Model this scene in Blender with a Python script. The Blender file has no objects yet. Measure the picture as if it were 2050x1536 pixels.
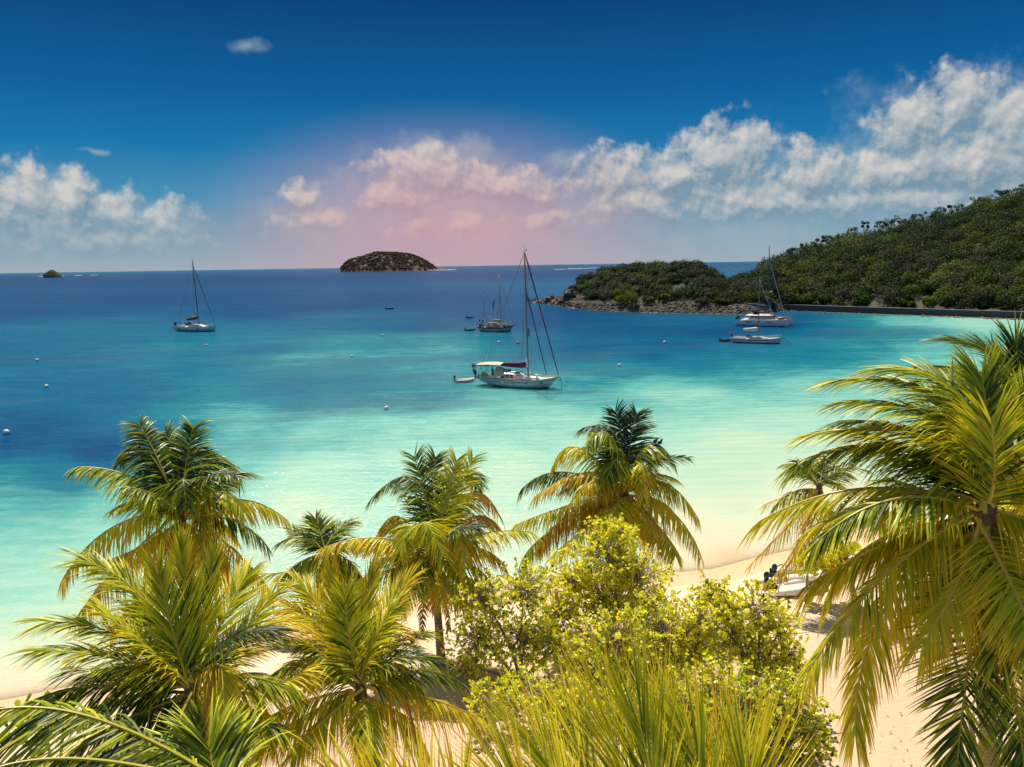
import bpy, bmesh, math, random
import numpy as np
from mathutils import Vector, Matrix

S = bpy.context.scene
COL = S.collection
rad = math.radians

# ------------------------------------------------------------------ camera
PITCH, ROLL, CAM_H, FPX, CX, CY = rad(8.53), rad(0.894), 18.0, 1580.0, 1025.0, 768.0
_F = np.array([0, math.cos(PITCH), -math.sin(PITCH)])
_u0 = np.array([0, math.sin(PITCH), math.cos(PITCH)]); _r0 = np.array([1.0, 0, 0])
_R = math.cos(ROLL) * _r0 - math.sin(ROLL) * _u0
_U = math.cos(ROLL) * _u0 + math.sin(ROLL) * _r0
CAM = np.array([0.0, 0.0, CAM_H])
cam_data = bpy.data.cameras.new('camera')
cam = bpy.data.objects.new('camera', cam_data); COL.objects.link(cam)
cam_data.sensor_width = 36.0
cam_data.lens = 36.0 * FPX / 2050.0
cam_data.clip_start = 0.2
cam_data.clip_end = 200000.0
m = Matrix(((_R[0], _U[0], -_F[0], 0), (_R[1], _U[1], -_F[1], 0), (_R[2], _U[2], -_F[2], CAM_H), (0, 0, 0, 1)))
cam.matrix_world = m
S.camera = cam

# ------------------------------------------------------------------ exposure
S.view_settings.view_transform = 'Standard'
S.view_settings.look = 'None'
S.view_settings.gamma = 1.0
S.view_settings.exposure = 0.6
try:
    S.cycles.max_bounces = 6
    S.cycles.transparent_max_bounces = 8
    S.cycles.caustics_reflective = False
    S.cycles.caustics_refractive = False
    S.cycles.sample_clamp_indirect = 4.0
except Exception:
    pass

def ray(x, y):
    d = _F + _R * (x - CX) / FPX - _U * (y - CY) / FPX
    return d / np.linalg.norm(d)
def on_z(x, y, z=0.0):
    d = ray(x, y); return CAM + d * ((z - CAM_H) / d[2])
def at_dist(x, y, D):            # point at horizontal distance D
    d = ray(x, y); return CAM + d * (D / math.hypot(d[0], d[1]))
def at_slant(x, y, s):
    return CAM + ray(x, y) * s
def az_el(x, y):
    d = ray(x, y); return math.degrees(math.atan2(d[0], d[1])), math.degrees(math.asin(d[2]))

# ------------------------------------------------------------------ node helpers
class NT:
    def __init__(s, tree): s.t = tree; s.n = tree.nodes; s.l = tree.links
    def node(s, typ, **kw):
        n = s.n.new(typ)
        for k, v in kw.items(): setattr(n, k, v)
        return n
    def put(s, sock, v):
        if hasattr(v, 'is_output') or hasattr(v, 'links'): s.l.new(v, sock)
        else: sock.default_value = v
    def math(s, op, a, b=None, c=None, clamp=False):
        n = s.node('ShaderNodeMath', operation=op); n.use_clamp = clamp
        s.put(n.inputs[0], a)
        if b is not None: s.put(n.inputs[1], b)
        if c is not None: s.put(n.inputs[2], c)
        return n.outputs[0]
    def vmath(s, op, a, b=None, c=None, out=0):
        n = s.node('ShaderNodeVectorMath', operation=op)
        s.put(n.inputs[0], a)
        if b is not None: s.put(n.inputs[1], b)
        if c is not None: s.put(n.inputs[2], c)
        return n.outputs[out]
    def mix(s, fac, a, b, blend='MIX', clamp=False):
        n = s.node('ShaderNodeMix', data_type='RGBA', blend_type=blend)
        n.clamp_factor = True; n.clamp_result = clamp
        s.put(n.inputs[0], fac)
        for i, v in ((6, a), (7, b)):
            if isinstance(v, tuple) and len(v) == 3: v = v + (1,)
            s.put(n.inputs[i], v)
        return n.outputs[2]
    def ramp(s, fac, stops, interp='LINEAR'):
        n = s.node('ShaderNodeValToRGB'); s.put(n.inputs[0], fac)
        cr = n.color_ramp; cr.interpolation = interp
        while len(cr.elements) < len(stops): cr.elements.new(0.5)
        for e, (p, c) in zip(cr.elements, stops):
            e.position = p; e.color = tuple(c) + (1,) if len(c) == 3 else c
        return n.outputs[0]
    def mrange(s, v, a, b, c=0.0, d=1.0, smooth=True):
        n = s.node('ShaderNodeMapRange'); n.interpolation_type = 'SMOOTHSTEP' if smooth else 'LINEAR'
        s.put(n.inputs[0], v)
        for i, x in enumerate((a, b, c, d)): n.inputs[i + 1].default_value = x
        return n.outputs[0]
    def noise(s, vec, scale, detail=4.0, rough=0.5, dist=0.0, out=0, dims='3D'):
        n = s.node('ShaderNodeTexNoise'); n.noise_dimensions = dims
        if vec is not None: s.put(n.inputs['Vector'], vec)
        n.inputs['Scale'].default_value = scale; n.inputs['Detail'].default_value = detail
        n.inputs['Roughness'].default_value = rough; n.inputs['Distortion'].default_value = dist
        return n.outputs[out]

# ------------------------------------------------------------------ world: sky with clouds
SUN_AZ, SUN_EL = rad(-14), rad(58)
world = bpy.data.worlds.new('World'); S.world = world; world.use_nodes = True
world.cycles.sampling_method = 'NONE'
W = NT(world.node_tree); W.n.clear()
sky = W.node('ShaderNodeTexSky'); sky.sky_type = 'NISHITA'; sky.sun_disc = False
sky.sun_elevation = SUN_EL; sky.sun_rotation = SUN_AZ
sky.air_density = 1.0; sky.dust_density = 0.6; sky.ozone_density = 2.0
tc = W.node('ShaderNodeTexCoord')
dirv = W.vmath('NORMALIZE', tc.outputs['Generated'])
sep = W.node('ShaderNodeSeparateXYZ'); W.l.new(dirv, sep.inputs[0])
AZ = W.math('MULTIPLY', W.math('ARCTAN2', sep.outputs[0], sep.outputs[1]), 57.29578)
EL = W.math('MULTIPLY', W.math('ARCSINE', sep.outputs[2]), 57.29578)
cmb = W.node('ShaderNodeCombineXYZ'); W.l.new(AZ, cmb.inputs[0]); W.l.new(EL, cmb.inputs[1])
P = cmb.outputs[0]

def blob_group(name, blobs, noise_amp, nscale, wscale, gain):
    g = bpy.data.node_groups.new(name, 'ShaderNodeTree')
    g.interface.new_socket('P', in_out='INPUT', socket_type='NodeSocketVector')
    g.interface.new_socket('D', in_out='OUTPUT', socket_type='NodeSocketFloat')
    G = NT(g)
    gi = G.node('NodeGroupInput'); go = G.node('NodeGroupOutput')
    p = gi.outputs[0]
    wn = G.noise(p, wscale, 2.0, 0.55, out=1, dims='2D')
    pw = G.vmath('ADD', p, G.vmath('MULTIPLY', G.vmath('SUBTRACT', wn, (0.5, 0.5, 0.5)), (2.2, 1.4, 0)))
    pv0 = G.vmath('ADD', p, G.vmath('MULTIPLY', G.vmath('SUBTRACT', wn, (0.5, 0.5, 0.5)), (1.2, 0.8, 0)))
    acc = None
    for (bx, by, rx, ry) in blobs:
        a, e = az_el(bx, by)
        sx, sy = FPX / 57.3 / rx, FPX / 57.3 / ry
        d = G.vmath('LENGTH', G.vmath('MULTIPLY_ADD', pw, (sx, sy, 0), (-a * sx, -e * sy, 0)), out=1)
        acc = d if acc is None else G.math('SMOOTH_MIN', acc, d, 0.35)
    n1 = G.noise(p, nscale, 7.0, 0.57, dims='2D')
    vt = G.node('ShaderNodeTexVoronoi'); vt.feature = 'SMOOTH_F1'; vt.voronoi_dimensions = '2D'
    pv = G.vmath('ADD', p, G.vmath('MULTIPLY', G.vmath('SUBTRACT', wn, (0.5, 0.5, 0.5)), (0.8, 0.8, 0)))
    G.put(vt.inputs['Vector'], pv); vt.inputs['Scale'].default_value = nscale * 1.7
    vt.inputs['Detail'].default_value = 2.0; vt.inputs['Roughness'].default_value = 0.6
    bil = G.math('SUBTRACT', 0.45, vt.outputs['Distance'])
    nn = G.math('MULTIPLY_ADD', G.math('SUBTRACT', n1, 0.5), noise_amp, G.math('MULTIPLY', bil, noise_amp * 0.26))
    D = G.math('ADD', G.math('MULTIPLY', G.math('SUBTRACT', 1.0, acc), gain), nn)
    G.l.new(D, go.inputs[0])
    return g

CUM = [(45, 395, 78, 62), (140, 405, 60, 58), (90, 450, 120, 55), (243, 432, 46, 44), (318, 447, 62, 46), (200, 485, 190, 26),
       (860, 345, 125, 46), (990, 372, 130, 38), (800, 392, 80, 36), (830, 455, 55, 22), (598, 392, 26, 30), 
       (630, 440, 70, 24), (935, 452, 32, 28), (1085, 388, 50, 32), (1080, 440, 70, 20),
       (1240, 350, 85, 52), (1450, 315, 85, 68), (1345, 350, 70, 46), (1290, 405, 140, 46), (1470, 400, 120, 44),
       (1610, 350, 80, 58), (1840, 250, 80, 68), (1925, 205, 44, 58), (2020, 255, 70, 85), (1800, 340, 130, 52), (1960, 340, 140, 66),
       (1600, 410, 150, 34), (1800, 400, 200, 36), (2150, 300, 140, 120), (-90, 430, 90, 70)]
WISP = [(490, 95, 48, 12), (200, 305, 30, 6), (880, 300, 150, 30), (1130, 320, 60, 24), (90, 440, 170, 80), (300, 465, 120, 50), (880, 385, 230, 70), (640, 430, 130, 50), (980, 450, 220, 50),
        (1300, 400, 220, 90), (1480, 400, 200, 110), (1660, 380, 200, 90), (1850, 340, 200, 140), (2010, 330, 170, 160), (1500, 470, 300, 50)]
cg = blob_group('cumulus_field', [(a, b, c * 1.14, d * 1.10) for a, b, c, d in CUM], 1.5, 0.55, 0.35, 1.15)
wg = blob_group('wisp_field', WISP, 1.5, 0.42, 0.3, 1.0)
def use(g, p):
    n = W.node('ShaderNodeGroup'); n.node_tree = g; W.put(n.inputs[0], p); return n.outputs[0]
D0 = use(cg, P)
D1 = use(cg, W.vmath('ADD', P, (-0.18, 0.42, 0)))
D2 = use(cg, W.vmath('ADD', P, (-0.5, 1.35, 0)))
DW = use(wg, P)
alpha = W.math('MULTIPLY', W.mrange(D0, -0.26, 0.50), 0.96)
aw = W.math('MULTIPLY', W.mrange(DW, -0.35, 1.0), 0.62)
front = W.mrange(sep.outputs[1], 0.0, 0.2)
low = W.mrange(EL, 0.3, 5.5, 0.2, 1.0)
alpha = W.math('MULTIPLY', W.math('MULTIPLY', alpha, front), low)
aw = W.math('MULTIPLY', aw, front)
lit = W.math('ADD', W.math('MULTIPLY', W.math('SUBTRACT', D0, D1), 0.75), W.math('MULTIPLY', W.math('SUBTRACT', D0, D2), 0.40))
lit = W.math('ADD', lit, 0.33, clamp=True)

# clear sky: deep blue at mid height, brightened overhead as added fill, paler to the horizon; pink glow painted in low over the small island
elz = W.math('DIVIDE', EL, 40.0, clamp=True)
grad = W.ramp(elz, [(0.0, (0.33, 0.40, 0.46)), (0.05, (0.20, 0.335, 0.435)), (0.12, (0.055, 0.26, 0.44)), (0.20, (0.007, 0.172, 0.39)),
                    (0.29, (0.001, 0.108, 0.31)), (0.435, (0.0, 0.050, 0.18)), (0.62, (0.08, 0.14, 0.24)), (1.0, (0.19, 0.25, 0.33))])
pa, pe = az_el(890, 415)
pd = W.vmath('LENGTH', W.vmath('MULTIPLY', W.vmath('SUBTRACT', P, (pa, pe - 2.0, 0)), (1 / 20.0, 1 / 9.6, 0)), out=1)
pink = W.math('MULTIPLY', W.mrange(pd, 1.0, 0.05), front)
grad = W.mix(W.math('MULTIPLY', pink, 0.80), grad, (0.56, 0.335, 0.40))
skyc = W.mix(0.992, sky.outputs[0], W.mix(1.0, grad, (6.9, 6.9, 6.9), 'MULTIPLY'))
alpha = W.math('MULTIPLY', alpha, W.math('MULTIPLY_ADD', pink, -0.38, 1.0))
cl_dark = W.mix(pink, (0.19, 0.31, 0.40), (0.50, 0.31, 0.37))
cl_lit = W.mix(pink, (0.66, 0.65, 0.62), (0.82, 0.52, 0.46))
cloudc = W.mix(1.0, W.mix(lit, cl_dark, cl_lit), (6.4, 6.4, 6.4), 'MULTIPLY')
wispc = W.mix(1.0, W.mix(pink, (0.33, 0.44, 0.50), (0.60, 0.38, 0.40)), (6.6, 6.6, 6.6), 'MULTIPLY')
final = W.mix(aw, skyc, wispc)
final = W.mix(alpha, final, cloudc)
# the cloud band only lies low over the sea: elsewhere the clear sky alone is evaluated
band = W.math('MULTIPLY', W.math('MULTIPLY', W.math('GREATER_THAN', EL, -0.5), W.math('LESS_THAN', EL, 19.0)), W.math('LESS_THAN', W.math('ABSOLUTE', AZ), 55.0))
bg = W.node('ShaderNodeBackground'); bg.inputs[1].default_value = 0.1; W.l.new(final, bg.inputs[0])
bg2 = W.node('ShaderNodeBackground'); bg2.inputs[1].default_value = 0.1; W.l.new(skyc, bg2.inputs[0])
mxs = W.node('ShaderNodeMixShader'); W.l.new(band, mxs.inputs[0]); W.l.new(bg2.outputs[0], mxs.inputs[1]); W.l.new(bg.outputs[0], mxs.inputs[2])
wo = W.node('ShaderNodeOutputWorld'); W.l.new(mxs.outputs[0], wo.inputs[0])

# ------------------------------------------------------------------ sun
sd = bpy.data.lights.new('sun', 'SUN'); sd.energy = 4.6; sd.angle = rad(0.5); sd.color = (1.0, 0.90, 0.74)
sun = bpy.data.objects.new('sun', sd); COL.objects.link(sun)
sv = Vector((math.sin(SUN_AZ) * math.cos(SUN_EL), math.cos(SUN_AZ) * math.cos(SUN_EL), math.sin(SUN_EL)))
sun.rotation_euler = sv.to_track_quat('Z', 'Y').to_euler()
sun.location = (0, 0, 60)

# ------------------------------------------------------------------ materials
MAT = {}
def base_mat(name):
    mt = bpy.data.materials.new(name); mt.use_nodes = True
    T = NT(mt.node_tree); T.n.clear()
    out = T.node('ShaderNodeOutputMaterial'); pb = T.node('ShaderNodeBsdfPrincipled')
    T.l.new(pb.outputs[0], out.inputs[0]); MAT[name] = mt
    return mt, T, pb, out
def simple(name, a, b=None, scale=6.0, rough=0.5, metal=0.0, bump=0.0, spec=0.5, detail=5.0):
    mt, T, pb, out = base_mat(name)
    co = T.node('ShaderNodeTexCoord').outputs['Object']
    n = T.noise(co, scale, detail, 0.6)
    if b is None: b = tuple(x * 0.8 for x in a)
    T.l.new(T.ramp(n, [(0.3, a), (0.7, b)]), pb.inputs['Base Color'])
    pb.inputs['Roughness'].default_value = rough; pb.inputs['Metallic'].default_value = metal
    pb.inputs['Specular IOR Level'].default_value = spec
    if bump:
        bn = T.node('ShaderNodeBump'); bn.inputs['Strength'].default_value = bump; bn.inputs['Distance'].default_value = 0.05
        T.l.new(n, bn.inputs['Height']); T.l.new(bn.outputs[0], pb.inputs['Normal'])
    return mt
def leaf_mat(name, stops, transl=0.30, rough=0.42, tgain=(1.25, 1.2, 0.4), spec=0.32):
    mt, T, pb, out = base_mat(name)
    at = T.node('ShaderNodeAttribute'); at.attribute_name = 'age'
    c = T.ramp(at.outputs['Fac'], stops)
    T.l.new(c, pb.inputs['Base Color']); pb.inputs['Roughness'].default_value = rough
    pb.inputs['Specular IOR Level'].default_value = spec
    tr = T.node('ShaderNodeBsdfTranslucent')
    T.l.new(T.mix(1.0, c, tgain, 'MULTIPLY'), tr.inputs[0])
    mx = T.node('ShaderNodeMixShader'); mx.inputs[0].default_value = transl
    T.l.new(pb.outputs[0], mx.inputs[1]); T.l.new(tr.outputs[0], mx.inputs[2]); T.l.new(mx.outputs[0], out.inputs[0])
    return mt

leaf_mat('frond_leaf', [(0.0, (0.022, 0.05, 0.026)), (0.18, (0.060, 0.11, 0.014)), (0.35, (0.37, 0.45, 0.016)),
                        (0.54, (0.72, 0.65, 0.022)), (0.78, (0.64, 0.34, 0.025)), (1.0, (0.24, 0.13, 0.05))])
leaf_mat('frond_spine', [(0.0, (0.06, 0.07, 0.02)), (0.4, (0.46, 0.40, 0.05)), (0.7, (0.60, 0.44, 0.08)), (1.0, (0.30, 0.19, 0.10))], transl=0.0)
leaf_mat('shrub_leaf', [(0.0, (0.06, 0.10, 0.015)), (0.15, (0.20, 0.28, 0.02)), (0.5, (0.70, 0.76, 0.045)), (1.0, (0.90, 0.80, 0.10))], transl=0.45, rough=0.4)
leaf_mat('wood_leaf', [(0.0, (0.020, 0.038, 0.020)), (0.3, (0.018, 0.046, 0.014)), (0.55, (0.058, 0.094, 0.012)), (0.75, (0.12, 0.15, 0.012)),
                       (0.85, (0.046, 0.044, 0.038)), (1.0, (0.046, 0.046, 0.048))], transl=0.35, rough=0.7, spec=0.2)
leaf_mat('island_leaf', [(0.0, (0.050, 0.050, 0.038)), (0.5, (0.070, 0.056, 0.052)), (1.0, (0.085, 0.062, 0.066))], transl=0.35, rough=0.8, spec=0.1)  # purple cast of distant haze put into the scrub colour

mt, T, pb, out = base_mat('palm_trunk')
co = T.node('ShaderNodeTexCoord').outputs['Object']
wv = T.node('ShaderNodeTexWave'); wv.bands_direction = 'Z'; wv.inputs['Scale'].default_value = 2.2; wv.inputs['Distortion'].default_value = 2.0
wv.inputs['Detail'].default_value = 2.0; T.l.new(co, wv.inputs['Vector'])
nz = T.noise(co, 5.0, 5.0, 0.6)
T.l.new(T.mix(T.math('MULTIPLY', wv.outputs['Fac'], nz), (0.19, 0.14, 0.10), (0.40, 0.31, 0.22)), pb.inputs['Base Color'])
pb.inputs['Roughness'].default_value = 0.9
bn = T.node('ShaderNodeBump'); bn.inputs['Strength'].default_value = 0.6; bn.inputs['Distance'].default_value = 0.04
T.l.new(wv.outputs['Fac'], bn.inputs['Height']); T.l.new(bn.outputs[0], pb.inputs['Normal'])

simple('palm_fibre', (0.07, 0.045, 0.028), (0.16, 0.11, 0.065), 8, 0.95, bump=0.6)
simple('dead_stalk', (0.34, 0.27, 0.22), (0.22, 0.16, 0.12), 4, 0.8)
simple('twig_bark', (0.22, 0.17, 0.135), (0.36, 0.28, 0.22), 6, 0.9)
simple('wood_bark', (0.16, 0.13, 0.12), (0.07, 0.055, 0.05), 3, 0.9)
simple('gelcoat_white', (0.78, 0.77, 0.74), (0.70, 0.69, 0.66), 2.0, 0.3)
simple('deck_cream', (0.72, 0.63, 0.52), (0.60, 0.50, 0.40), 3.0, 0.65)
simple('teak', (0.42, 0.27, 0.17), (0.32, 0.20, 0.13), 3.0, 0.7)
simple('antifoul', (0.02, 0.022, 0.035), (0.045, 0.035, 0.045), 3.0, 0.7)
simple('navy_paint', (0.02, 0.04, 0.10), None, 2.0, 0.3)
simple('dark_glass', (0.03, 0.03, 0.045), None, 2.0, 0.08)
simple('mast_grey', (0.17, 0.18, 0.20), (0.13, 0.14, 0.16), 2.0, 0.4, 0.3)
simple('mast_pale', (0.48, 0.46, 0.46), (0.40, 0.38, 0.38), 2.0, 0.4, 0.2)
simple('steel', (0.5, 0.5, 0.5), None, 3.0, 0.3, 0.8)
simple('wire', (0.16, 0.14, 0.15), None, 3.0, 0.5, 0.3)
simple('purple_canvas', (0.13, 0.025, 0.10), (0.075, 0.012, 0.055), 4.0, 0.85, bump=0.3)
simple('plum_sail', (0.10, 0.035, 0.07), (0.06, 0.02, 0.05), 4.0, 0.8)
simple('cream_canvas', (0.62, 0.51, 0.38), (0.55, 0.45, 0.33), 3.0, 0.85)
simple('tan_canvas', (0.55, 0.32, 0.17), (0.42, 0.24, 0.13), 4.0, 0.85)
simple('brown_canvas', (0.10, 0.06, 0.05), (0.06, 0.04, 0.035), 4.0, 0.85)
simple('blue_canvas', (0.02, 0.17, 0.50), (0.015, 0.11, 0.36), 4.0, 0.8)
simple('navy_canvas', (0.025, 0.05, 0.13), (0.018, 0.035, 0.09), 4.0, 0.85)
simple('white_canvas', (0.75, 0.73, 0.70), (0.62, 0.60, 0.58), 4.0, 0.85)
simple('brown_timber', (0.14, 0.075, 0.05), (0.08, 0.045, 0.03), 4.0, 0.6)
simple('rusty_white', (0.62, 0.60, 0.57), (0.45, 0.36, 0.29), 2.2, 0.6)
simple('orange_paint', (0.75, 0.26, 0.05), None, 3.0, 0.5)
simple('yellow_plastic', (0.80, 0.36, 0.02), None, 3.0, 0.5)
simple('red_plastic', (0.55, 0.025, 0.02), (0.42, 0.02, 0.02), 3.0, 0.4)
simple('rubber_grey', (0.30, 0.28, 0.28), (0.24, 0.22, 0.23), 3.0, 0.6)
simple('rubber_pale', (0.60, 0.52, 0.48), (0.50, 0.43, 0.40), 3.0, 0.6)
simple('rubber_dark', (0.02, 0.022, 0.03), None, 3.0, 0.8, spec=0.1)
simple('black_plastic', (0.02, 0.02, 0.025), None, 3.0, 0.4)
simple('green_paint', (0.03, 0.19, 0.12), (0.02, 0.14, 0.09), 3.0, 0.5)
simple('buoy_white', (0.82, 0.80, 0.76), (0.72, 0.69, 0.64), 5.0, 0.45)
simple('skin', (0.36, 0.20, 0.13), None, 6.0, 0.6)
simple('shirt_teal', (0.04, 0.17, 0.27), None, 6.0, 0.9)
simple('shorts_dark', (0.10, 0.05, 0.06), None, 6.0, 0.9)
simple('hair_dark', (0.05, 0.03, 0.02), None, 20.0, 0.7)
simple('flag_red', (0.65, 0.09, 0.06), None, 3.0, 0.8)
simple('flag_white', (0.75, 0.73, 0.70), None, 3.0, 0.8)
simple('flag_blue', (0.03, 0.10, 0.33), None, 3.0, 0.8)
simple('rock_dark', (0.045, 0.038, 0.038), (0.12, 0.095, 0.08), 1.2, 0.9, bump=0.6)
simple('rock_pale', (0.34, 0.27, 0.22), (0.075, 0.06, 0.06), 0.8, 0.9, bump=0.4)
simple('seawall_stone', (0.060, 0.062, 0.072), (0.11, 0.10, 0.10), 1.5, 0.9, bump=0.5)
simple('wall_cap', (0.45, 0.37, 0.29), (0.30, 0.24, 0.19), 1.0, 0.9)
simple('foam', (0.42, 0.45, 0.47), (0.30, 0.36, 0.40), 1.0, 0.7)
simple('bird_black', (0.012, 0.013, 0.018), None, 6.0, 0.6)

# ------------------------------------------------------------------ mesh builder
class MB:
    def __init__(s): s.v = []; s.f4 = []; s.m4 = []; s.f3 = []; s.m3 = []; s.a = []; s.n = 0
    def add(s, v, quads=None, tris=None, mat=0, age=0.0):
        v = np.asarray(v, float).reshape(-1, 3)
        s.v.append(v); s.a.append(np.broadcast_to(np.asarray(age, float), (len(v),)))
        if quads is not None and len(quads):
            q = np.asarray(quads, int) + s.n; s.f4.append(q); s.m4.append(np.broadcast_to(np.asarray(mat), (len(q),)))
        if tris is not None and len(tris):
            q = np.asarray(tris, int) + s.n; s.f3.append(q); s.m3.append(np.broadcast_to(np.asarray(mat), (len(q),)))
        s.n += len(v)
    def box(s, c, size, mat=0, rz=0.0, taper=(1, 1), shift=(0, 0)):
        hx, hy, hz = [x / 2 for x in size]
        v = []
        for z, k in ((-hz, 0), (hz, 1)):
            tx, ty = (taper if k else (1, 1)); sx, sy = (shift if k else (0, 0))
            for x, y in ((-1, -1), (1, -1), (1, 1), (-1, 1)): v.append((x * hx * tx + sx, y * hy * ty + sy, z))
        v = np.array(v); cr, sr = math.cos(rz), math.sin(rz)
        v = np.stack([v[:, 0] * cr - v[:, 1] * sr, v[:, 0] * sr + v[:, 1] * cr, v[:, 2]], 1) + np.array(c)
        s.add(v, [(3, 2, 1, 0), (4, 5, 6, 7), (0, 1, 5, 4), (1, 2, 6, 5), (2, 3, 7, 6), (3, 0, 4, 7)], mat=mat)
    def tube(s, pts, radii, n=6, mat=0, age=0.0, cap=True, flat=1.0):
        pts = np.asarray(pts, float); k = len(pts)
        radii = np.broadcast_to(np.asarray(radii, float), (k,))
        t = np.gradient(pts, axis=0); t /= np.linalg.norm(t, axis=1, keepdims=True) + 1e-9
        ref = np.array([0, 0, 1.0]) if abs(t[:, 2]).mean() < 0.8 else np.array([1.0, 0, 0])
        a = np.cross(t, ref); a /= np.linalg.norm(a, axis=1, keepdims=True) + 1e-9
        b = np.cross(a, t)
        th = np.linspace(0, 2 * np.pi, n, endpoint=False)
        v = pts[:, None] + radii[:, None, None] * (np.cos(th)[None, :, None] * a[:, None] + flat * np.sin(th)[None, :, None] * b[:, None])
        i = np.arange(k - 1)[:, None] * n; j = np.arange(n)[None]; j2 = (j + 1) % n
        q = np.stack([i + j, i + j2, i + n + j2, i + n + j], -1).reshape(-1, 4)
        ag = np.repeat(np.broadcast_to(np.asarray(age, float), (k,)), n)
        tr = []
        vv = v.reshape(-1, 3)
        if cap:
            vv = np.vstack([vv, pts[:1], pts[-1:]]); ag = np.concatenate([ag, ag[:1], ag[-1:]])
            for x in range(n):
                tr.append((k * n, (x + 1) % n, x)); tr.append((k * n + 1, (k - 1) * n + x, (k - 1) * n + (x + 1) % n))
        s.add(vv, q, tr if tr else None, mat, ag)
    def ellipsoid(s, c, r, mat=0, nu=10, nv=6, age=0.0, jit=0.0, rng=None, rot=None):
        v = []
        for i in range(nv + 1):
            ph = math.pi * i / nv
            for j in range(nu):
                th = 2 * math.pi * j / nu
                v.append((math.sin(ph) * math.cos(th), math.sin(ph) * math.sin(th), math.cos(ph)))
        v = np.array(v)
        if jit: 
            w = 1 + jit * (rng.random(len(v)) - 0.5) * 2
            for i in (0, nv): w[i * nu:(i + 1) * nu] = w[i * nu]
            v = v * w[:, None]
        v = v * np.array(r)
        if rot is not None: v = v @ np.array(rot).T
        q = [(i * nu + j, (i + 1) * nu + j, (i + 1) * nu + (j + 1) % nu, i * nu + (j + 1) % nu) for i in range(nv) for j in range(nu)]
        s.add(v + np.array(c), q, mat=mat, age=age)
    def grid(s, g, mat=0, age=0.0, flip=False):    # g: (a,b,3)
        a, b = g.shape[:2]
        i = np.arange(a - 1)[:, None] * b; j = np.arange(b - 1)[None]
        q = np.stack([i + j, i + j + 1, i + b + j + 1, i + b + j], -1).reshape(-1, 4)
        if flip: q = q[:, ::-1]
        if np.ndim(age) == 2: age = np.asarray(age).reshape(-1)
        s.add(g.reshape(-1, 3), q, mat=mat, age=age)
    def build(s, name, mats, parent=None, smooth=False, attr='age'):
        me = bpy.data.meshes.new(name)
        v = np.vstack(s.v) if s.v else np.zeros((0, 3))
        f4 = np.vstack(s.f4) if s.f4 else np.zeros((0, 4), int); f3 = np.vstack(s.f3) if s.f3 else np.zeros((0, 3), int)
        me.vertices.add(len(v)); me.vertices.foreach_set('co', v.astype(np.float32).ravel())
        loops = np.concatenate([f4.ravel(), f3.ravel()]).astype(np.int32)
        me.loops.add(len(loops)); me.loops.foreach_set('vertex_index', loops)
        starts = np.concatenate([np.arange(len(f4)) * 4, len(f4) * 4 + np.arange(len(f3)) * 3]).astype(np.int32)
        me.polygons.add(len(starts)); me.polygons.foreach_set('loop_start', starts)
        mi = np.concatenate([np.concatenate(s.m4) if s.m4 else np.zeros(0, int), np.concatenate(s.m3) if s.m3 else np.zeros(0, int)]).astype(np.int32)
        me.update(calc_edges=True)
        me.polygons.foreach_set('material_index', mi)
        me.polygons.foreach_set('use_smooth', np.full(len(starts), smooth))
        at = me.attributes.new(attr, 'FLOAT', 'POINT'); at.data.foreach_set('value', np.concatenate(s.a).astype(np.float32) if s.a else np.zeros(0, np.float32))
        for mname in ([mats] if isinstance(mats, str) else mats): me.materials.append(MAT[mname])
        me.validate(); me.update()
        o = bpy.data.objects.new(name, me); COL.objects.link(o)
        if parent is not None: o.parent = parent
        return o

def tag(o, label=None, cat=None, group=None, kind=None):
    if label: o['label'] = label
    if cat: o['category'] = cat
    if group: o['group'] = group
    if kind: o['kind'] = kind
    return o
def empty(name, loc=(0, 0, 0), rz=0.0, label=None, cat=None, group=None):
    o = bpy.data.objects.new(name, None); COL.objects.link(o); o.empty_display_size = 0.3
    o.location = tuple(loc); o.rotation_euler = (0, 0, rz)
    return tag(o, label, cat, group)
def one(name, f, mats, parent=None, smooth=False):
    b = MB(); f(b); return b.build(name, mats, parent, smooth)

# ------------------------------------------------------------------ shore line and ground
SHORE_PX = [(-500, 1500), (0, 1405), (300, 1342), (600, 1264), (850, 1195), (1150, 1165), (1430, 1140), (1510, 1118)]
SH = [tuple(on_z(*p)[:2]) for p in SHORE_PX] + [(20, 48.6), (30, 56), (45, 66), (70, 86), (100, 118), (140, 158), (180, 205), (230, 240), (420, 300)]
SH[0] = (-45, 28); SH = [(-140, 12)] + SH
shx = np.array([p[0] for p in SH]); shy = np.array([p[1] for p in SH])
def yshore(x): return np.interp(x, shx, shy)
rng = np.random.default_rng(5)
xs = np.concatenate([np.linspace(-130, -42, 26)[:-1], np.linspace(-42, 50, 150), np.linspace(50, 330, 60)[1:]])
vv = np.concatenate([np.linspace(-3.0, 12.0, 50), np.linspace(12, 90, 40)[1:]])   # inland distance
X, V = np.meshgrid(xs, vv, indexing='ij')
Yg = yshore(X) - V
def wob(x, y, k, s): return np.sin(x * k + s) * np.cos(y * k * 1.13 + s * 2.1)
Zg = np.where(V < 0, V * 0.12, 0.02 + 1.35 * (1 - np.exp(-V / 9.0)))
Zg = Zg + np.clip(V - 0.5, 0, 3) / 3 * (0.05 * wob(X, Yg, 0.9, 1.0) + 0.04 * wob(X, Yg, 2.1, 2.0) + 0.02 * rng.standard_normal(X.shape))
def ground_z(x, y):
    v = float(yshore(x)) - y
    return 0.02 + 1.35 * (1 - math.exp(-v / 9.0)) if v > 0 else v * 0.12
mt, T, pb, out = base_mat('sand')
at = T.node('ShaderNodeAttribute'); at.attribute_name = 'age'
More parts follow.
